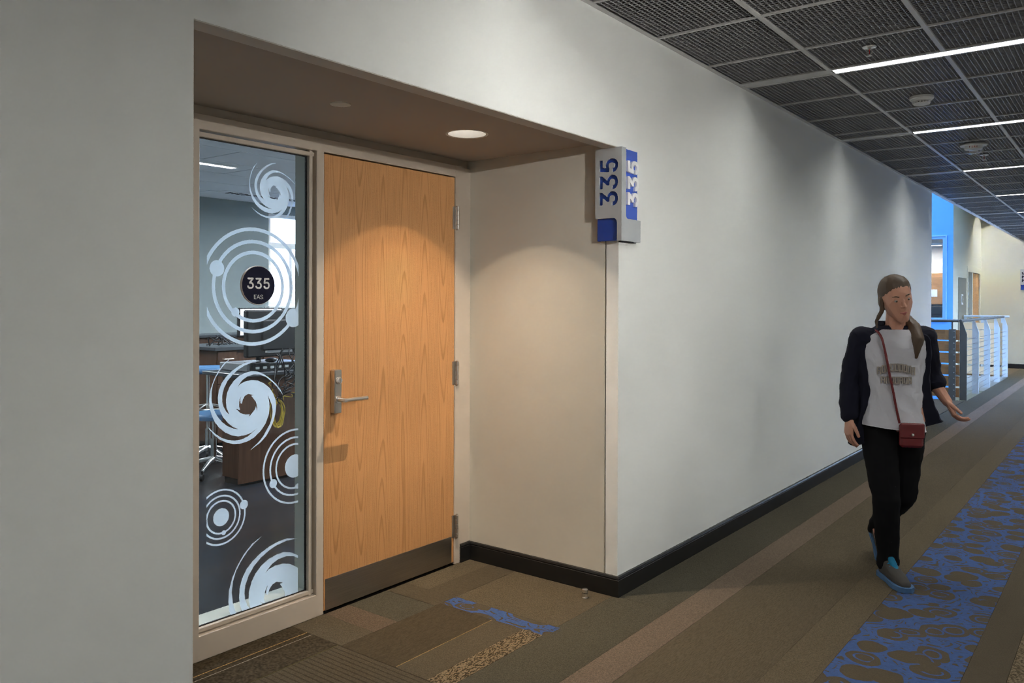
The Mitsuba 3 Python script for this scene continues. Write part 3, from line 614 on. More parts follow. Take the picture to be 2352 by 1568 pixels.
add(W2 + '__frame', cat(bx(RX - .08, RX + .01, wy0, wy1, wz0, wz0 + fw), bx(RX - .08, RX + .01, wy0, wy1, wz1 - fw, wz1), bx(RX - .08, RX + .01, wy0, wy0 + .03, wz0, wz1), bx(RX - .08, RX + .01, wy1 - fw, wy1, wz0, wz1), bx(RX - .08, RX + .005, wy0, wy1, 2.165, 2.235), bx(RX - .08, RX + .005, 3.46, 3.50, wz0, 2.2), bx(RX - .08, RX + .005, 4.30, 4.34, wz0, 2.2)), 'm_white')
add(W2 + '__sill', bx(RX - .02, RX + .10, wy0 - .05, wy1, wz0 - .03, wz0, .004), 'm_white')
for z0, z1 in ((wz0, 2.2), (2.2, wz1)):
    scene[nkey(W2 + '__pane')] = mikit.ply(trimesh.Trimesh([[RX - .04, wy0, z0], [RX - .04, wy1, z0], [RX - .04, wy1, z1], [RX - .04, wy0, z1]], [[0, 1, 2], [0, 2, 3]], process=False), 'm_glass')
def room_light(x0, x1, y0, y1, label, up=False):
    k = root('classroom_light', label, 'ceiling light')
    if up:
        add(k + '__housing', bx(x0 - .012, x1 + .012, y0, y1, RZ - .012, RZ - .002, .003), 'm_white')
        q = trimesh.Trimesh([[x0, y0 + .01, RZ - .0125], [x1, y0 + .01, RZ - .0125], [x1, y1 - .01, RZ - .0125], [x0, y1 - .01, RZ - .0125]], [[0, 2, 1], [0, 3, 2]], process=False)
        scene[k + '__diffuser'] = mikit.ply(q, 'e_strip', emitter={'type': 'area', 'radiance': rgb(4.0, 4.2, 4.4)})
        return
    add(k + '__housing', cat(bx(x0 - .012, x0 - .002, y0, y1, RZ - .115, RZ - .065, .003), bx(x1 + .002, x1 + .012, y0, y1, RZ - .115, RZ - .065, .003), bx(x0, x1, y0, y1, RZ - .092, RZ - .088)), 'm_white')
    add(k + '__hanger', cyl(((x0 + x1) / 2, y0 + .2, RZ - .09), ((x0 + x1) / 2, y0 + .2, RZ), .003, 8), 'm_grid')
    add(k + '__hanger', cyl(((x0 + x1) / 2, y1 - .2, RZ - .09), ((x0 + x1) / 2, y1 - .2, RZ), .003, 8), 'm_grid')
    zz = ((RZ - .105, ((0, 2, 1), (0, 3, 2))), (RZ - .075, ((0, 1, 2), (0, 2, 3))))
    q = cat(*[trimesh.Trimesh([[x0, y0 + .01, z], [x1, y0 + .01, z], [x1, y1 - .01, z], [x0, y1 - .01, z]], f, process=False) for z, f in (zz[1:] if up else zz)])
    scene[k + '__diffuser'] = mikit.ply(q, 'e_strip', emitter={'type': 'area', 'radiance': rgb(*UNSEEN_ROOM_STRIP)})
room_light(-4.95, -4.86, -1.6, 1.10, 'long slim classroom ceiling light at the left edge of the sidelight', True)
room_light(-2.75, -2.45, -1.5, 1.3, 'unseen classroom ceiling light nearest the sidelight, placed to brighten the decals')  # this lamp and those below are unseen, placed to brighten the room
room_light(-3.1, -2.5, 1.5, 2.6, 'unseen classroom ceiling light behind the door, placed to brighten the room')
room_light(-5.6, -5.0, 3.2, 4.4, 'unseen classroom ceiling light behind the door frame, placed to brighten the room')
room_light(-4.2, -3.6, 2.6, 4.6, 'unseen classroom ceiling light behind the corridor wall, placed to brighten the room')
room_light(-6.4, -5.9, -2.2, .2, 'unseen classroom ceiling light behind the left wall, placed to brighten the room')
room_light(-2.3, -1.8, 2.2, 4.2, 'unseen classroom ceiling light next to the inner wall, placed to brighten the room')
AV = root('air_diffuser', 'slotted linear air diffuser in the classroom ceiling behind the top spiral decal', 'air vent')
add(AV + '__frame', cat(bx(-6.62, -6.46, 1.98, 3.9, RZ - .008, RZ + .0, .002)), 'm_room_ceiling')
for i in range(24): add(AV + '__slot', bx(-6.60, -6.48, 2.08 + i * .07, 2.115 + i * .07, RZ - .010, RZ - .004), 'm_gap')
# wall counter on the far wall
WC = root('wall_counter', 'wall counter with a black top and wooden apron along the far classroom wall', 'counter')
add(WC + '__top', bx(RX, RX + .55, -.5, 6.1, 1.012, 1.042, .004), 'm_counter')
add(WC + '__apron', bx(RX + .10, RX + .50, -.5, 6.1, .875, 1.012), 'm_cabinet')
for y in (-.4, 3.4): add(WC + '__support_panel', bx(RX + .02, RX + .46, y, y + .03, 0, .875), 'm_cabinet')
add('baseboard_classroom', cat(bx(RX, RX + .014, -3, 6.2, 0, .40)), 'm_black', label='dark band along the foot of the far classroom wall', kind=S)
# lab bench with drawers
LB = root('lab_bench', 'wooden lab bench with drawers and a black top behind the screen', 'bench')
add(LB + '__top', bx(-5.62, -4.86, .86, 3.0, .972, 1.006, .004), 'm_counter')
add(LB + '__body', bx(-5.58, -4.905, .905, 2.95, .09, .972), 'm_cabinet')
add(LB + '__plinth', bx(-5.5, -4.95, .95, 2.9, 0, .09), 'm_black')
for j, y0 in enumerate((.912, 1.42, 2.0)):
    for z0, z1 in ((.82, .962), (.655, .812), (.36, .647), (.10, .352)):
        dk = add(LB + '__drawer', bx(-4.905, -4.888, y0, y0 + (.20 if j == 0 else .55), z0, z1, .002), 'm_cabinet')
        yc = y0 + (.10 if j == 0 else .27)
        add(dk + '__pull', cat(sweep([(-4.888, yc - .05, (z0 + z1) / 2), (-4.862, yc - .05, (z0 + z1) / 2), (-4.862, yc + .05, (z0 + z1) / 2), (-4.888, yc + .05, (z0 + z1) / 2)], .005)), 'm_chrome')
# teacher's station
TS = root('teaching_station', 'dark wooden teaching station cabinet just behind the sidelight', 'cabinet')
add(TS + '__body', bx(-3.76, -3.515, .235, 1.55, .05, .845, .003), 'm_cabinet')
add(TS + '__back_panel', bx(-3.515, -3.500, .21, 1.58, .02, .85, .002), 'm_cabinet')
add(TS + '__worktop', bx(-3.98, -3.47, .19, 1.6, .850, .880, .004), 'm_counter')
add(TS + '__plinth', bx(-3.75, -3.53, .25, 1.5, 0, .05), 'm_black')
DV = root('video_device', 'flat grey video device on the teaching station under the screen', 'device')
add(DV + '__case', bx(-3.95, -3.56, .33, .86, .884, .945, .005), 'm_grey_plastic')
add(DV + '__front_panel', bx(-3.56, -3.556, .35, .84, .889, .938), 'm_black')
for i in range(5): add(DV + '__port', bx(-3.556, -3.552, .40 + i * .07, .435 + i * .07, .90, .92), 'm_chrome')
add('computer_mouse', trimesh.util.concatenate([mf(m3.Manifold.sphere(1, 24).scale((.030, .055, .020)).translate((-3.63, .60, .962)))]), 'm_black', smooth=True, label='black computer mouse on top of the grey video device', cat='mouse')
SC = root('display_screen', 'large black screen seen from behind on the teaching station', 'screen')
add(SC + '__case', bx(-3.545, -3.485, .275, 1.10, 1.000, 1.375, .012), 'm_black')
add(SC + '__back_bulge', bx(-3.50, -3.470, .40, .97, 1.05, 1.30, .014), 'm_black')
add(SC + '__connector_panel', bx(-3.485, -3.481, .46, .70, 1.030, 1.075, .002), 'm_grey_plastic')
for y, z, w in ((.44, 1.035, .075), (.575, 1.062, .080)): add(SC + '__rating_label', bx(-3.4855, -3.4825, y, y + w, z, z + .034), 'm_offwhite')
add(SC + '__stand', cat(cyl((-3.56, .43, .95), (-3.56, .43, 1.1), .02), bx(-3.66, -3.50, .36, .50, .946, .956, .003)), 'm_black')
MN = root('monitor', 'monitor with a bright screen on the lab bench, behind the large black screen', 'monitor')
add(MN + '__case', bx(-5.06, -5.02, 1.225, 1.74, 1.09, 1.378, .006), 'm_black')
q = trimesh.Trimesh([[-5.018, 1.238, 1.105], [-5.018, 1.725, 1.105], [-5.018, 1.725, 1.366], [-5.018, 1.238, 1.366]], [[0, 1, 2], [0, 2, 3]], process=False)
scene[MN + '__screen'] = mikit.ply(q, 'e_strip', emitter={'type': 'area', 'radiance': rgb(.75, .85, 1.0)})
add(MN + '__stand', cat(cyl((-5.04, 1.5, 1.015), (-5.04, 1.5, 1.12), .02), bx(-5.15, -4.95, 1.38, 1.62, 1.0065, 1.018, .003)), 'm_black')
def wiggle(p, q, sag, amp, n, seed):
    r = np.random.RandomState(seed)
    p, q = np.array(p, float), np.array(q, float)
    ph = r.rand(3) * 6.3; fq = 1 + r.rand(3) * 2.2
    return [p * (1 - t) + q * t + np.array([amp * .5 * math.sin(fq[0] * 6.3 * t + ph[0]), amp * math.sin(fq[1] * 6.3 * t + ph[1]), -sag * 4 * t * (1 - t) + amp * .6 * math.sin(fq[2] * 6.3 * t + ph[2])]) * math.sin(PI * t) ** .5 for t in np.linspace(0, 1, n)]
cab = []
for i in range(14):
    r = np.random.RandomState(40 + i)
    cab.append(sweep(wiggle((-3.43, .50 + .035 * i * r.rand() + .02 * i, 1.02 + .05 * r.rand()), (-3.42 + .02 * r.rand(), .52 + .03 * i * r.rand(), .60 + .26 * r.rand()), .05 + .10 * r.rand(), .035 + .03 * r.rand(), 26, 90 + i), .0048, 6))
add('cable_bundle', cat(*cab), 'm_black', smooth=True, label='tangle of black cables hanging from the large black screen', cat='cables', kind='stuff')
yc = []
for i in range(9):
    r = np.random.RandomState(7 + i)
    cy_, cz_, ra, rb_ = .515 + .012 * r.randn(), .545 + .01 * r.randn(), .040 + .014 * r.rand(), .095 + .020 * r.rand()
    ti = .12 * r.randn()
    yc.append(sweep([(-3.435 + .012 * math.sin(2 * t + i), cy_ + ra * math.cos(t) * math.cos(ti) - rb_ * math.sin(t) * math.sin(ti) * .3, cz_ + rb_ * math.sin(t) + ra * math.cos(t) * math.sin(ti)) for t in np.linspace(0, 2 * PI, 36)], .0035, 6))
yc.append(sweep(wiggle((-3.435, .50, .65), (-3.435, .43, .85), 0, .02, 20, 3), .0035, 6)); yc.append(sweep(wiggle((-3.435, .52, .64), (-3.435, .70, .70), .0, .02, 20, 5), .0035, 6))
add('yellow_cable', cat(*yc), 'm_yellow', smooth=True, label='coiled yellow network cable hanging on the teaching station', cat='cable')
add('cable_clutter', cat(*[sweep(wiggle((-5.1, .92 + .04 * i, 1.02), (-4.95, 1.05 + .03 * i, 1.03), -.06, .05, 24, 300 + i), .006, 6) for i in range(5)]), 'm_black', smooth=True, label='black cables lying on the left end of the lab bench', cat='cables', kind='stuff')
# stools
def stool(x, y, h, ring, label, yaw=0.0, arm=.30):
    k = root('lab_stool', label, 'stool', 'blue lab stools in the classroom')
    add(k + '__seat', lathe([(0, h), (.150, h), (.172, h - .012), (.178, h - .030), (.172, h - .052), (.120, h - .062), (0, h - .062)], (x, y, 0), 40), 'm_stool_blue', smooth=50, label='blue round seat')
    add(k + '__column', cat(cyl((x, y, .10), (x, y, .30), .024), cyl((x, y, .30), (x, y, h - .06), .015)), 'm_chrome', smooth=40)
    for i in range(5):
        t = yaw + 2 * PI * i / 5
        c_, s_ = math.cos(t), math.sin(t)
        add(k + '__leg', sweep([(x + .02 * c_, y + .02 * s_, .135), (x + .12 * c_, y + .12 * s_, .115), (x + arm * c_, y + arm * s_, .075)], [.021, .018, .012], 10), 'm_chrome', smooth=50)
        add(k + '__caster', cat(cyl((x + arm * c_ - .011 * s_, y + arm * s_ + .011 * c_, .026), (x + arm * c_ + .011 * s_, y + arm * s_ - .011 * c_, .026), .026, 16), cyl((x + arm * c_, y + arm * s_, .03), (x + arm * c_, y + arm * s_, .075), .007, 10)), 'm_rubber', smooth=40)
    if ring:
        add(k + '__foot_ring', cat(sweep([(x + .17 * math.cos(t), y + .17 * math.sin(t), ring) for t in np.linspace(0, 2 * PI, 33)], .009, 8), *[sweep([(x + .02 * math.cos(t), y + .02 * math.sin(t), ring + .03), (x + .17 * math.cos(t), y + .17 * math.sin(t), ring)], .007, 8) for t in (0.4, 2.0, 3.6, 5.2)]), 'm_chrome', smooth=40)
stool(-4.08, .36, .52, 0, 'lower blue lab stool with a chrome base, nearer the sidelight', .35, .26)
stool(-4.58, .615, .86, .49, 'higher blue lab stool with a foot ring, at the end of the lab bench', .1, .24)

# ------------------------------------------------------------------ atrium railing and far end
RAY, RBX, RCY = 10.183, .018, 15.10
RL = root('atrium_railing', 'steel railing with wooden boards in front of the blue wall', 'railing')
add(RL + '__handrail', cat(sweep([(-3.5, RAY - .02, 1.185), (-.09, RAY - .02, 1.185)], .021, 14)), 'm_rail_steel', smooth=40)
for z0 in (.030, .205, .378, .552, .726, .898):
    for x0, x1 in ((-3.4, -1.85), (-1.75, -.215), (-.125, -.078)):
        add(RL + '__board', bx(x0, x1, RAY - .010, RAY + .010, z0 + (.012 if z0 < .1 else 0), z0 + .150, .002), 'm_boards')
def post_profile(x0, x1, z1, cut):
    return Polygon([(x0, 0), (x1, 0), (x1, z1 - cut), (x0 + .028, z1), (x0, z1)])
for xa, xb in ((-1.85, -1.75), (-.215, -.125)):
    pp = root(RL + '__post', None)
    scene[pp] = mikit.ply(cat(bx(xa, xb, RAY - .045, RAY - .012, 0, 1.06, .002), bx((xa + xb) / 2 - .012, (xa + xb) / 2 + .006, RAY - .030, RAY - .012, 1.06, 1.18)), 'm_rail_steel')
    for i in range(12): add(pp + '__bolt', lathe([(0, -.006), (.006, -.005), (.009, 0)], (xb - .020, RAY - .045, .06 + i * .088), 10, (0, 1, 0)), 'm_chrome')
RB = root('corridor_railing', 'steel railing of upright plates, coloured pale for daylight, and thin wires along the corridor edge of the atrium', 'railing')
for i, y in enumerate((10.205, 11.36, 12.62, 13.86, 15.04)):
    add(RB + '__post', prism(Polygon([(-.075, 0), (RBX, 0), (RBX, .985), (-.040, 1.165), (-.075, 1.165)]), .022, ((0, y, 0), (1, 0, 0), (0, 0, 1), (0, -1, 0))), 'm_rail_steel' if i == 0 else 'm_post_daylight_tint')
add(RB + '__handrail', sweep([(-.062, 10.15, 1.185), (-.062, 15.05, 1.185)], .021, 14), 'm_rail_steel', smooth=40)
for i in range(11): add(RB + '__wire', sweep([(-.012, 10.2, .07 + i * .083), (-.012, 15.05, .07 + i * .083)], .003, 6), 'm_chrome')
RC = root('far_railing', 'far railing across the atrium, daylight painted into its wooden boards', 'railing')
add(RC + '__handrail', sweep([(-.76, RCY + .02, 1.19), (.03, RCY + .02, 1.19)], .021, 14), 'm_post_daylight_tint', smooth=40)
for z0 in (.030, .228, .402, .578, .752, .925):
    add(RC + '__board', bx(-.765, -.02, RCY - .010, RCY + .010, z0, z0 + .158 if z0 < .9 else 1.06, .002), 'm_boards_daylight_tint')
for x in (-.75, -.45, -.10): add(RC + '__post', bx(x - .01, x + .04, RCY + .012, RCY + .03, 0, 1.18), 'm_post_daylight_tint')
# window in the blue wall
W6 = root('window_2', 'blue-framed window in the blue wall across the atrium', kind=S)
fb = .045
add(W6 + '__frame', cat(bx(WX0, WX1, YB - .012, YB + .10, WZ1 - fb, WZ1, .004), bx(WX0, WX1, YB - .012, YB + .10, WZ0, WZ0 + fb, .004), bx(WX1 - fb, WX1, YB - .012, YB + .10, WZ0, WZ1, .004), bx(WX0, WX0 + fb, YB - .012, YB + .10, WZ0, WZ1, .004), bx(WX0 - .03, WX1 + .035, YB - .025, YB - .001, WZ1, WZ1 + .03, .003), bx(WX1, WX1 + .03, YB - .025, YB - .001, WZ0 - .03, WZ1, .003), bx(WX0 - .03, WX1 + .035, YB - .025, YB - .001, WZ0 - .035, WZ0, .003)), 'm_window_blue')
scene[W6 + '__pane'] = mikit.ply(trimesh.Trimesh([[WX0, YB + .05, WZ0], [WX1, YB + .05, WZ0], [WX1, YB + .05, WZ1], [WX0, YB + .05, WZ1]], [[0, 1, 2], [0, 2, 3]], process=False), 'm_glass')
for nm, b_ in (('wall_far_room_back', (-3.6, -.95, 15.22, 15.28, 0, 2.95)), ('wall_far_room_left', (-3.7, -3.6, YB + .15, 15.28, 0, 2.95)), ('wall_far_room_right', (-.95, -.90, YB + .15, 15.28, 0, 2.95)), ('ceiling_far_room', (-3.6, -.95, YB + .15, 15.28, 2.9, 2.95)), ('floor_far_room', (-3.6, -.95, YB + .15, 15.28, -.1, 0))):
    add(nm, bx(*b_), 'm_offwhite', label=f'pale {nm.split("_")[0]} of the room behind the blue-framed window', kind=S)
FL = root('far_room_light', 'ceiling lamp of the room behind the blue-framed window', 'ceiling light')
add(FL + '__housing', bx(-2.3, -1.06, 14.42, 14.62, 2.60, 2.65, .004), 'm_white')
q = trimesh.Trimesh([[-2.28, 14.44, 2.599], [-1.08, 14.44, 2.599], [-1.08, 14.60, 2.599], [-2.28, 14.60, 2.599]], [[0, 2, 1], [0, 3, 2]], process=False)
scene[FL + '__diffuser'] = mikit.ply(q, 'e_strip', emitter={'type': 'area', 'radiance': rgb(55, 55, 55)})
CB = root('wooden_cupboard', 'tall wooden cupboard seen through the blue-framed window', 'cupboard')
add(CB + '__body', bx(-2.4, -.97, 14.97, 15.20, 1.42, 2.06, .004), 'm_boards')
for x in (-1.96, -1.47): add(CB + '__door', bx(x, x + .48, 14.95, 14.97, 1.43, 2.05, .003), 'm_boards')
add('paper_notice', bx(-1.45, -1.215, 14.945, 14.949, 1.58, 1.73), 'm_letter_white', label='white paper notice on the wooden cupboard behind the blue-framed window', cat='notice')
add('black_cabinet', bx(-2.5, -.97, 14.80, 15.20, 0, 1.38, .006), 'm_black', label='black cabinet below the wooden cupboard behind the blue-framed window', cat='cabinet')
# recessed far door with sidelight
D2 = root('door_2', 'far wooden door with a narrow sidelight in a cream frame at the end of the corridor', kind=S)
add(D2 + '__frame', cat(bx(X1 - .08, X1 + .012, 15.755, 17.50, 2.11, 2.235, .003), bx(X1 - .08, X1 + .012, 15.755, 15.835, 0, 2.12, .003), bx(X1 - .08, X1 + .012, 16.35, 16.45, 0, 2.12, .003), bx(X1 - .08, X1 + .012, 17.44, 17.50, 0, 2.12, .003), bx(X1 - .08, X1 + .012, 15.8, 16.4, 0, .1, .003)), 'm_cream')
add(D2 + '__leaf', bx(X1 - .06, X1 - .012, 16.455, 17.435, .01, 2.105, .002), 'm_boards')
add(D2 + '__hinge', cyl((X1 + .008, 17.438, 1.83), (X1 + .008, 17.438, 1.99), .014, 12), 'm_nickel')
add(D2 + '__hinge', cyl((X1 + .008, 17.438, .2), (X1 + .008, 17.438, .36), .014, 12), 'm_nickel')
scene[D2 + '__sidelight_pane'] = mikit.ply(trimesh.Trimesh([[X1 - .03, 15.83, .1], [X1 - .03, 16.36, .1], [X1 - .03, 16.36, 2.11], [X1 - .03, 15.83, 2.11]], [[0, 1, 2], [0, 2, 3]], process=False), 'm_glass')
f2 = ((X1 - .028, 0, 0), (0, 1, 0), (0, 0, 1), (1, 0, 0))
p2 = [Point(16.05, z).buffer(r, 24).difference(Point(16.05, z).buffer(r * .72, 24)) for z, r in ((1.85, .16), (1.52, .20), (1.15, .19), (.8, .16), (.45, .2))]
add(D2 + '__frosted_decal', flat(unary_union(p2), f2), 'm_film')
add('wall_far_door_room', cat(bx(-2.6, X1 - .10, 17.52, 17.6, 0, 3), bx(-2.7, -2.6, 15.4, 17.6, 0, 3), bx(-2.6, X1 - .1, 15.3, 15.4, 0, 3), bx(-2.6, X1 - .1, 15.4, 17.6, 2.9, 3), bx(-2.6, X1 - .1, 15.4, 17.6, -.1, 0)), 'm_room_wall_light', label='room behind the far door', kind=S)
PN = root('fountain_panel', 'olive grey steel wall panel with a small lit recess, left of the far door', 'wall panel')
add(PN + '__plate', cat(bx(X1, X1 + .012, 14.70, 15.60, .95, 1.965, .002), bx(X1, X1 + .012, 14.70, 15.60, .06, .95, .002)), 'm_panel_olive')
add(PN + '__control_plate', bx(X1 + .012, X1 + .020, 14.99, 15.16, 1.42, 1.63, .002), 'm_offwhite')
add(PN + '__control_window', bx(X1 + .020, X1 + .023, 15.02, 15.13, 1.46, 1.60, .001), 'm_panel_olive')
OX = .098
F2 = root('far_corner_sign', 'silver and blue flag sign at the right edge of the picture, on the far corner', 'sign')
add(F2 + '__silver_plate', bx(OX - .135, OX + .03, YR - .032, YR - .018, 1.86, 2.205, .001), 'm_sign_silver')
add(F2 + '__blue_plate', bx(OX - .125, OX + .02, YR - .018, YR - .004, 1.75, 2.20, .001), 'm_sign_navy')
add(F2 + '__silver_plate', bx(OX + .018, OX + .03, YR - .03, YR + .17, 1.75, 2.205, .001), 'm_sign_silver')
add(F2 + '__lettering', prism(affinity.translate(affinity.rotate(tp, 90, origin=(0, 0)), OX - .05, 2.035), .001, ((0, YR - .032, 0), (1, 0, 0), (0, 0, 1), (0, -1, 0))), 'm_disc_navy')
add('ceiling_far', bx(X1, 0, 15.3, YR, 3.75, 3.85), 'm_cream', label='ceiling over the far door recess, hidden by the corridor ceiling', kind=S)
downlight((-.42, 17.1), 3.745, .07, (34, 31, 26), 'unseen downlight washing the cream corner beside the far door', (3, 3, 2.8), ang=50, beam=25, drop=.01)  # out of view, placed to cast the scallop on the cream corner

# ------------------------------------------------------------------ the woman walking towards the camera
PO, PF = np.array([1.0, 1.125, 0.0]), np.array([.47, -.883, 0.0])
PF /= np.linalg.norm(PF); PLF = np.array([-PF[1], PF[0], 0.0])       # her left
PU = np.array([0, 0, 1.0])
def Wp(l, f, u): return PO + PLF * l + PF * f + PU * u
def Wm(m, keep=False):
    M = np.eye(4); M[:3, 0], M[:3, 1], M[:3, 2], M[:3, 3] = PLF, PF, PU, PO
    m = m.copy(); m.apply_transform(M)
    return m
def sph(p, r, n=20): return m3.Manifold.sphere(r, n).translate(tuple(float(v) for v in p))
def bones(*chains):
    parts = []
    for ch in chains:
        for (p, r), (q, s) in zip(ch[:-1], ch[1:]):
            parts.append(m3.Manifold.batch_hull([sph(p, r), sph(q, s)]))
    return parts
def blend(parts, edge=.012, it=12, lamb=.5, nu=.53):
    m = m3.Manifold.batch_boolean(parts, m3.OpType.Add).refine_to_length(edge)
    t = mf(m); t = trimesh.Trimesh(t.vertices, t.faces, process=True)
    trimesh.smoothing.filter_taubin(t, lamb=lamb, nu=nu, iterations=it)
    return t
def xf(pts, R_, o): return [(tuple(np.array(R_) @ np.array(p) + np.array(o)), r) for p, r in pts]
ry = trimesh.transformations.rotation_matrix
HR = (ry(math.radians(-10), (0, 1, 0)) @ ry(math.radians(-15), (1, 0, 0)) @ ry(math.radians(-4), (0, 0, 1)))[:3, :3]
HO_ = (.004, .045, 1.470)
def H(p): return tuple(HR @ np.array(p, float) + np.array(HO_))
def hand(o, dirv, thumb, curl, s=.96):
    z = np.array(dirv, float); z /= np.linalg.norm(z)
    x = np.array(thumb, float); x -= z * (x @ z); x /= np.linalg.norm(x)
    y = np.cross(z, x)
    Q = lambda a, b, c: tuple(np.array(o) + s * (x * a + y * b + z * c))
    parts = [m3.Manifold.batch_hull([sph(Q(a, 0, c), r * s, 12) for a, c, r in ((.027, .078, .0115), (-.029, .072, .0105), (.021, .012, .015), (-.018, .012, .014), (0, .082, .012))])]
    for bx_, L_, r in ((.0285, .068, .0080), (.0095, .076, .0083), (-.0100, .070, .0079), (-.0280, .055, .0070)):
        p = np.array([bx_, 0, .080]); a = .12; ch = [(Q(*p), r * s)]
        for k, fr_ in enumerate((.45, .30, .25)):
            a += curl
            p = p + np.array([bx_ * .12 * fr_, math.sin(a) * L_ * fr_, math.cos(a) * L_ * fr_])
            ch.append((Q(*p), r * s * (1 - .07 * (k + 1))))
        parts += bones(ch)
    parts += bones([(Q(.024, .004, .022), .0125 * s), (Q(.044, .012, .048), .0105 * s), (Q(.053, .020, .072), .0090 * s), (Q(.054, .027, .090), .0080 * s)])
    return parts
J = dict(neck=(.010, .005, 1.315), rs=(-.150, -.01, 1.262), ls=(.158, -.02, 1.268), re=(-.198, -.045, 1.030), rw=(-.222, .030, .835), le=(.205, -.080, 1.060), lw=(.268, .000, .935),
         rh=(-.082, .0, .805), lh=(.088, -.01, .805), rk=(-.040, .055, .440), ra=(-.016, -.005, .085), lk=(.072, -.060, .432), la=(.030, -.370, .190))
PSN = root('person', 'woman in a white printed T-shirt, dark open jacket and black trousers, walking along the corridor', 'person')
# body: one continuous figure
head = [m3.Manifold.batch_hull([sph(H(p), r, 24) for p, r in (((0, -.018, .040), .076), ((0, .012, .050), .066), ((0, -.045, .020), .060), ((0, .048, .046), .036), ((.024, .056, .018), .026), ((-.024, .056, .018), .026),
        ((.040, .036, -.018), .024), ((-.040, .036, -.018), .024), ((.044, .006, -.060), .015), ((-.044, .006, -.060), .015), ((.012, .066, -.098), .014), ((-.012, .066, -.098), .014), ((0, .072, -.062), .018))])]
head += bones([(H((0, .078, .022)), .0075), (H((0, .097, -.016)), .0090)]) + [m3.Manifold.batch_hull([sph(H(p), .0068, 12) for p in ((.0115, .083, -.021), (-.0115, .083, -.021), (0, .097, -.018))])]
head += [sph(H((s * .070, -.012, -.004)), .012, 14).scale((1, 1, 1)) for s in (1, -1)]
for s in (1, -1): head.append(m3.Manifold.batch_hull([sph(H((s * .071, -.016, .014)), .0085, 10), sph(H((s * .069, -.010, -.022)), .0065, 10)]))
torso = [m3.Manifold.batch_hull([sph((l, f, u), r) for l, f, u, r in ((-.075, .0, 1.19, .075), (.080, .0, 1.19, .075), (-.10, -.01, 1.235, .045), (.105, -.01, 1.235, .045))]),
         m3.Manifold.batch_hull([sph((l, f, u), r) for l, f, u, r in ((-.075, .0, 1.19, .075), (.080, .0, 1.19, .075), (-.050, .0, .99, .072), (.056, .0, .99, .072))]),
         m3.Manifold.batch_hull([sph((l, f, u), r) for l, f, u, r in ((-.050, .0, .99, .072), (.056, .0, .99, .072), (-.078, -.01, .84, .085), (.084, -.01, .84, .085))])]
body = head + torso + bones([((.010, .0, 1.25), .058), (J['neck'], .050), (H((0, -.012, -.055)), .047)],
    [((.05, -.01, 1.262), .045), (J['ls'], .044), (J['le'], .036), (J['lw'], .0245)], [((-.05, -.01, 1.262), .045), (J['rs'], .044), (J['re'], .036), (J['rw'], .0245)],
    [(J['rh'], .080), (J['rk'], .052), (J['ra'], .036)], [(J['lh'], .080), (J['lk'], .052), (J['la'], .036)], [(J['ra'], .036), ((-.010, .10, .040), .026)], [(J['la'], .036), ((.030, -.30, .075), .026)])
body += hand(J['lw'], (.30, .42, -.85), (-.25, .9, .3), .42)
body += hand(J['rw'], (-.05, .16, -1), (.25, .95, .1), .24)
for s in (1, -1):
    body += bones([(H((s * (.0300 + .0125 * math.cos(t)), .0800 - .0050 * abs(math.cos(t)), .0135 + .0072 * math.sin(t))), .0034) for t in np.linspace(.1, PI - .1, 6)])
bm = m3.Manifold.batch_boolean(body, m3.OpType.Add)
for s in (1, -1): bm = bm - sph(H((s * .0300, .0905, .0130)), .0100, 16)
bm = bm.refine_to_length(.0065)
bt = mf(bm); bt = trimesh.Trimesh(bt.vertices, bt.faces, process=True)
trimesh.smoothing.filter_taubin(bt, lamb=.5, nu=.53, iterations=9)
add(PSN + '__body', Wm(bt), 'm_skin', smooth=True)
for s in (1, -1):
    ek = add(PSN + '__eye', Wm(mf(sph(H((s * .0300, .0722, .0135)), .0108, 20))), 'm_eye_white', smooth=True)
    add(ek + '__iris', Wm(mf(m3.Manifold.batch_hull([sph(H((s * .0300, .0826, .0115)), .0048, 12), sph(H((s * .0300, .0800, .0115)), .0052, 12)]))), 'm_iris', smooth=True)
    add(PSN + '__eyebrow', Wm(sweep([H((s * .016, .0835, .031)), H((s * .030, .0800, .036)), H((s * .046, .0660, .033))], [.0028, .0032, .0016], 8)), 'm_hair', smooth=True)
add(PSN + '__lips', Wm(blend(bones([(H((-.021, .0765, -.056)), .0025), (H((-.008, .0880, -.0535)), .0046), (H((.008, .0880, -.0535)), .0046), (H((.021, .0765, -.056)), .0025)], [(H((-.018, .0775, -.058)), .003), (H((0, .0870, -.0615)), .0058), (H((.018, .0775, -.058)), .003)]), .004, 3)), 'm_lip', smooth=True)
# hair: swept back into a ponytail that lies over her left shoulder
hair = [m3.Manifold.batch_hull([sph(H(p), r, 28) for p, r in (((0, -.018, .046), .0795), ((0, .004, .058), .070), ((0, -.052, .022), .064), ((.030, -.060, -.030), .040), ((-.030, -.060, -.030), .040))])]
hm = m3.Manifold.batch_boolean(hair, m3.OpType.Add)
face_cut = m3.Manifold.batch_hull([sph(H(p), r, 20) for p, r in (((0, .10, .040), .034), ((.040, .080, .015), .030), ((-.040, .080, .015), .030), ((.062, .050, -.03), .030), ((-.062, .050, -.03), .030), ((0, .10, -.06), .05), ((0, .14, .06), .02))])
hm = hm - face_cut
tail = bones([(H((.010, -.100, -.010)), .030), ((.060, -.040, 1.370), .034), ((.092, .030, 1.318), .036), ((.098, .082, 1.262), .030), ((.090, .098, 1.205), .016), ((.086, .1, 1.17), .006)])
strand = bones([(H((-.072, -.005, .010)), .012), (H((-.080, .005, -.050)), .011), ((-.092, .035, 1.350), .008), ((-.090, .045, 1.320), .004)])
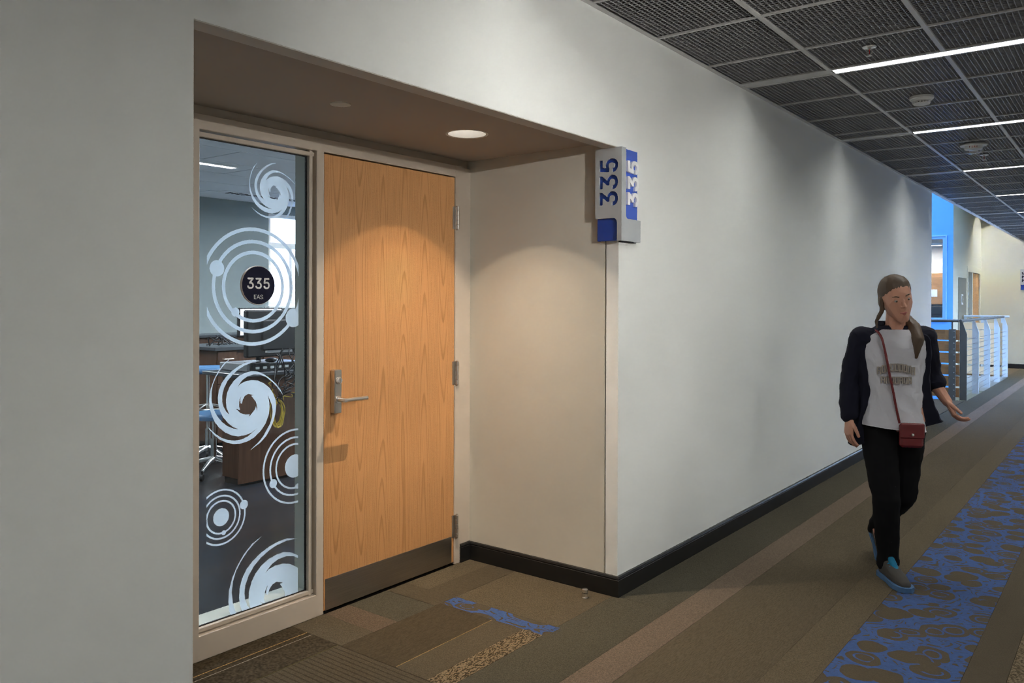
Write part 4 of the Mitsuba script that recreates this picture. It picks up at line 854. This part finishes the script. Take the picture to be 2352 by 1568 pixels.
hm = m3.Manifold.batch_boolean([hm] + tail + strand, m3.OpType.Add).refine_to_length(.0065)
ht = mf(hm); ht = trimesh.Trimesh(ht.vertices, ht.faces, process=True)
trimesh.smoothing.filter_taubin(ht, lamb=.5, nu=.53, iterations=22)
nn = ht.vertex_normals
v = ht.vertices; ht.vertices = v + nn * ((meshkit.noise(v * np.array([160, 60, 26])) - .5) * .0030)[:, None]
add(PSN + '__hair', Wm(ht), 'm_hair', smooth=True, label='brown hair tied back in a ponytail over one shoulder')
# clothes as lofts of rings: (centre l, f, u), half width, half depth
def ring(c, a, b, th, ex=2.3):
    ct, st_ = np.cos(th), np.sin(th)
    return np.stack([c[0] + a * np.sign(st_) * np.abs(st_) ** (2 / ex), c[1] + b * np.sign(ct) * np.abs(ct) ** (2 / ex), np.full_like(th, c[2])], 1)
def interp(rows, n):
    rows = np.array(rows, float); t = np.linspace(0, 1, len(rows)); s = np.linspace(0, 1, n)
    from scipy.interpolate import PchipInterpolator
    return PchipInterpolator(t, rows)(s)
def loft(rows, n=40, k=56, t0=0.0, t1=2 * PI, thick=0.0, wr=0.0, seed=0, tilt=None, tfun=None):
    R_ = interp(rows, n); closed = abs(t1 - t0 - 2 * PI) < 1e-6
    V = []
    for off in ((0, -thick) if thick else (0,)):
        for i, (l, f, u, a, b) in enumerate(R_):
            s = i / (n - 1)
            A, B = (t0, t1) if tfun is None else tfun(s)
            th = np.linspace(A, B, k, endpoint=not closed)
            p = ring((l, f, u), a + off, b + off, th)
            if tilt is not None: p[:, 2] += tilt(s, p[:, 0] - l, p[:, 1] - f)
            if wr:
                q = np.stack([np.cos(th) * 2.2, np.sin(th) * 2.2, np.full_like(th, u * 9)], 1)
                w = (meshkit.fbm(q * 1.6 + seed, 3) - .5) * wr
                p[:, 0] += w * np.sin(th); p[:, 1] += w * np.cos(th)
            V.append(p)
    V = np.vstack(V); Fc = []
    kk = k if closed else k - 1
    def grid(o, flip):
        for i in range(n - 1):
            for j in range(kk):
                a_, b_, c_, d_ = o + i * k + j, o + i * k + (j + 1) % k, o + (i + 1) * k + (j + 1) % k, o + (i + 1) * k + j
                Fc.extend([(a_, c_, b_), (a_, d_, c_)] if flip else [(a_, b_, c_), (a_, c_, d_)])
    grid(0, False)
    if thick:
        o = n * k; grid(o, True)
        for j in range(kk):
            for i, fl in ((0, True), (n - 1, False)):
                a_, b_ = i * k + j, i * k + (j + 1) % k
                Fc.extend([(a_, b_, b_ + o), (a_, b_ + o, a_ + o)] if fl else [(a_, b_ + o, b_), (a_, a_ + o, b_ + o)])
        if not closed:
            for i in range(n - 1):
                for j, fl in ((0, False), (k - 1, True)):
                    a_, b_ = i * k + j, (i + 1) * k + j
                    Fc.extend([(a_, b_, b_ + o), (a_, b_ + o, a_ + o)] if fl else [(a_, b_ + o, b_), (a_, a_ + o, b_ + o)])
    return trimesh.Trimesh(V, np.array(Fc), process=False)
shirt = loft([(.008, .006, 1.322, .060, .056), (.006, .004, 1.302, .092, .070), (.004, .0, 1.268, .152, .090), (.004, .0, 1.20, .160, .104), (.004, .004, 1.11, .146, .104), (.002, .006, 1.00, .134, .100), (-.002, .008, .90, .142, .108), (-.004, .010, .800, .158, .122)],
             64, 72, thick=.006, wr=.030, seed=3, tilt=lambda s, l, f: -.10 * max(0, (s - .75) / .25) * (l + .02) + (-.055 * np.clip((.09 - s) / .09, 0, 1) * (f > 0) * np.clip(f / .05, 0, 1)))
add(PSN + '__shirt', Wm(shirt), 'm_shirt', smooth=True, label='white T-shirt with faded grey brown lettering')
pr = []
r9 = np.random.RandomState(5)
def on_shirt(l, u):
    """a point a little in front of the shirt's front"""
    a, b = .150, .104
    return (l, .006 + b * (1 - min(.98, abs((l - .004) / a)) ** 2.3) ** (1 / 2.3) + .0095, u)
for row, (cu, w, hgt, arch, n_) in enumerate(((1.118, .185, .040, .022, 9), (1.052, .150, .036, .0, 7))):
    for i in range(n_):
        l0 = -.012 + (i - (n_ - 1) / 2) * w / n_
        uu = cu - arch * ((l0 + .012) / .09) ** 2
        cw = w / n_ * .38
        for (da, db, ww, hh) in ((-cw * .8, 0, .0032, hgt / 2), (cw * .8, 0, .0032, hgt / 2), (0, hgt * .42, cw, .0030), (0, -hgt * .42 * (1 if r9.rand() > .4 else 0), cw, .0030)):
            p = np.array(on_shirt(l0 + da, uu + db))
            sl = (on_shirt(l0 + da + .004, uu)[1] - on_shirt(l0 + da - .004, uu)[1]) / .008
            m = bx(-ww, ww, -.0070, -.0034, -hh, hh)
            m.apply_transform(ry(math.atan(sl), (0, 0, 1))); m.apply_translation(p); pr.append(m)
add(PSN + '__shirt_print', Wm(cat(*pr)), 'm_print', label='faded grey brown print in two lines', kind='stuff')
pants = blend([m3.Manifold.batch_hull([sph((l, f, u), r) for l, f, u, r in ((-.072, -.008, .845, .082), (.078, -.012, .845, .082), (-.060, -.005, .93, .070), (.064, -.008, .93, .070))])] +
    bones([((-.070, -.006, .82), .092), ((-.064, .018, .66), .086), ((-.045, .048, .46), .071), ((-.042, .055, .435), .069), ((-.030, .018, .28), .062), ((-.018, -.004, .125), .054), ((-.017, -.006, .085), .055)],
          [((.076, -.014, .82), .092), ((.078, -.030, .66), .082), ((.074, -.055, .46), .068), ((.073, -.060, .430), .068), ((.058, -.165, .345), .060), ((.040, -.295, .255), .054), ((.030, -.385, .180), .048), ((.030, -.412, .150), .045)]), .016, 10)
v = pants.vertices; pants.vertices = v + pants.vertex_normals * ((meshkit.fbm(v * np.array([14, 14, 22]), 3) - .5) * .014)[:, None]
add(PSN + '__trousers', Wm(pants), 'm_pants', smooth=True)
# jacket: open at the front, flared at the hem
def open_arc(s):
    o = .62 + .42 * np.clip(s * 2.2, 0, 1) + .10 * s
    return (o, 2 * PI - o)
jk = loft([(.006, -.012, 1.330, .078, .064), (.004, -.012, 1.300, .120, .082), (.004, -.012, 1.268, .178, .100), (.006, -.014, 1.18, .186, .118), (.006, -.016, 1.05, .176, .122), (.008, -.020, .93, .186, .132), (.014, -.026, .80, .220, .150), (.018, -.03, .765, .228, .155)],
          56, 80, thick=.009, wr=.026, seed=8, tfun=open_arc, tilt=lambda s, l, f: -.07 * s * s * np.clip(-l / .2, -1, 1) * (f > -.2))
add(PSN + '__jacket', Wm(jk), 'm_jacket', smooth=True, label='dark navy jacket worn open')
def sleeve(ch, seed, cuff=None):
    t = blend(bones(ch), .012, 8)
    v = t.vertices; t.vertices = v + t.vertex_normals * ((meshkit.fbm(v * 24 + seed, 3) - .5) * .016)[:, None]
    return t
add(PSN + '__jacket__sleeve', Wm(sleeve([((-.110, -.012, 1.250), .066), (J['rs'], .064), ((-.182, -.036, 1.12), .060), (J['re'], .054), ((-.216, .000, .915), .049), ((-.221, .022, .858), .044)], 2)), 'm_jacket', smooth=True)
add(PSN + '__jacket__sleeve', Wm(sleeve([((.115, -.016, 1.252), .066), (J['ls'], .064), ((.186, -.052, 1.15), .062), ((.205, -.078, 1.068), .057), ((.228, -.056, 1.028), .050)], 4)), 'm_jacket', smooth=True)
add(PSN + '__jacket__collar', Wm(loft([(.006, -.020, 1.290, .100, .078), (.008, -.022, 1.335, .076, .066), (.008, -.030, 1.352, .082, .070)], 12, 50, thick=.008, t0=.95, t1=2 * PI - .95, wr=.006)), 'm_jacket', smooth=True)
# red cross-body bag
add(PSN + '__bag', Wm(cat(bx(-.004, .108, .118, .158, .715, .838, .012), bx(-.006, .110, .150, .164, .762, .840, .008))), 'm_bag', label='small red shoulder bag')
add(PSN + '__bag__clasp', Wm(lathe([(0, 0), (.008, 0), (.007, .004), (0, .005)], (.052, .163, .782), 16, (0, 1, 0))), 'm_chrome', smooth=30)
def strap_f(l, u):
    a, b = .158, .112
    return .008 + b * (1 - min(.985, abs(l / a)) ** 2.3) ** (1 / 2.3) + .006
sp = [(-.094, -.02, 1.306), (-.090, .045, 1.300)] + [(l, strap_f(l, u), u) for l, u in ((-.080, 1.25), (-.064, 1.17), (-.050, 1.09), (-.034, 1.01), (-.020, .93), (-.006, .86), (.0, .835))]
sp = interp(sp, 40)
add(PSN + '__bag__strap', Wm(sweep(sp, .0062, 8)), 'm_bag', smooth=True)
# trainers
def shoe(o, fwd, pitch):
    fwd = np.array(fwd, float); fwd /= np.linalg.norm(fwd); lt = np.array([fwd[1], -fwd[0], 0]) * -1
    M = np.eye(4); M[:3, 0], M[:3, 1], M[:3, 2] = -lt, fwd, (0, 0, 1)
    M = M @ ry(-pitch, (1, 0, 0)); M[:3, 3] = o
    out = Polygon([(-.030, -.005), (-.034, .05), (-.033, .10), (-.042, .16), (-.046, .20), (-.036, .245), (-.012, .262), (.012, .262), (.034, .245), (.043, .20), (.040, .16), (.034, .10), (.034, .05), (.030, -.005), (.015, -.02), (-.015, -.02)]).buffer(.006, 6)
    sole = trimesh.creation.extrude_polygon(out, .024, engine='earcut')
    up = blend([m3.Manifold.batch_hull([sph(p, r) for p, r in (((0, .015, .045), .034), ((0, .02, .085), .034), ((0, .07, .080), .033), ((0, .10, .045), .036))]),
                m3.Manifold.batch_hull([sph(p, r) for p, r in (((0, .08, .070), .034), ((0, .10, .040), .036), ((0, .18, .036), .038), ((.0, .225, .028), .030))])], .010, 8)
    tongue = blend(bones([((0, .150, .070), .012), ((0, .100, .098), .018), ((0, .070, .122), .016)]), .008, 4)
    lac = [sweep([(-.024, .095 + .019 * i, .092 - .010 * i), (0, .100 + .019 * i, .104 - .011 * i), (.024, .095 + .019 * i, .092 - .010 * i)], .0036, 8) for i in range(4)]
    return [x.apply_transform(M) for x in (sole, up, tongue, cat(*lac))]
for o, fw, pi_ in (((-.030, -.035, .002), (.18, 1, 0), 0.0), ((.030, -.440, .128), (.05, 1, 0), math.radians(33))):
    s_, u_, t_, l_ = shoe(o, fw, pi_)
    k = root(PSN + '__shoe', None)
    scene[k] = mikit.ply(Wm(u_), 'm_shoe', smooth=True)
    add(k + '__sole', Wm(s_), 'm_sole', label='blue sole')
    add(k + '__tongue', Wm(t_), 'm_lace', smooth=True)
    add(k + '__laces', Wm(l_), 'm_lace', smooth=True, label='bright blue laces')
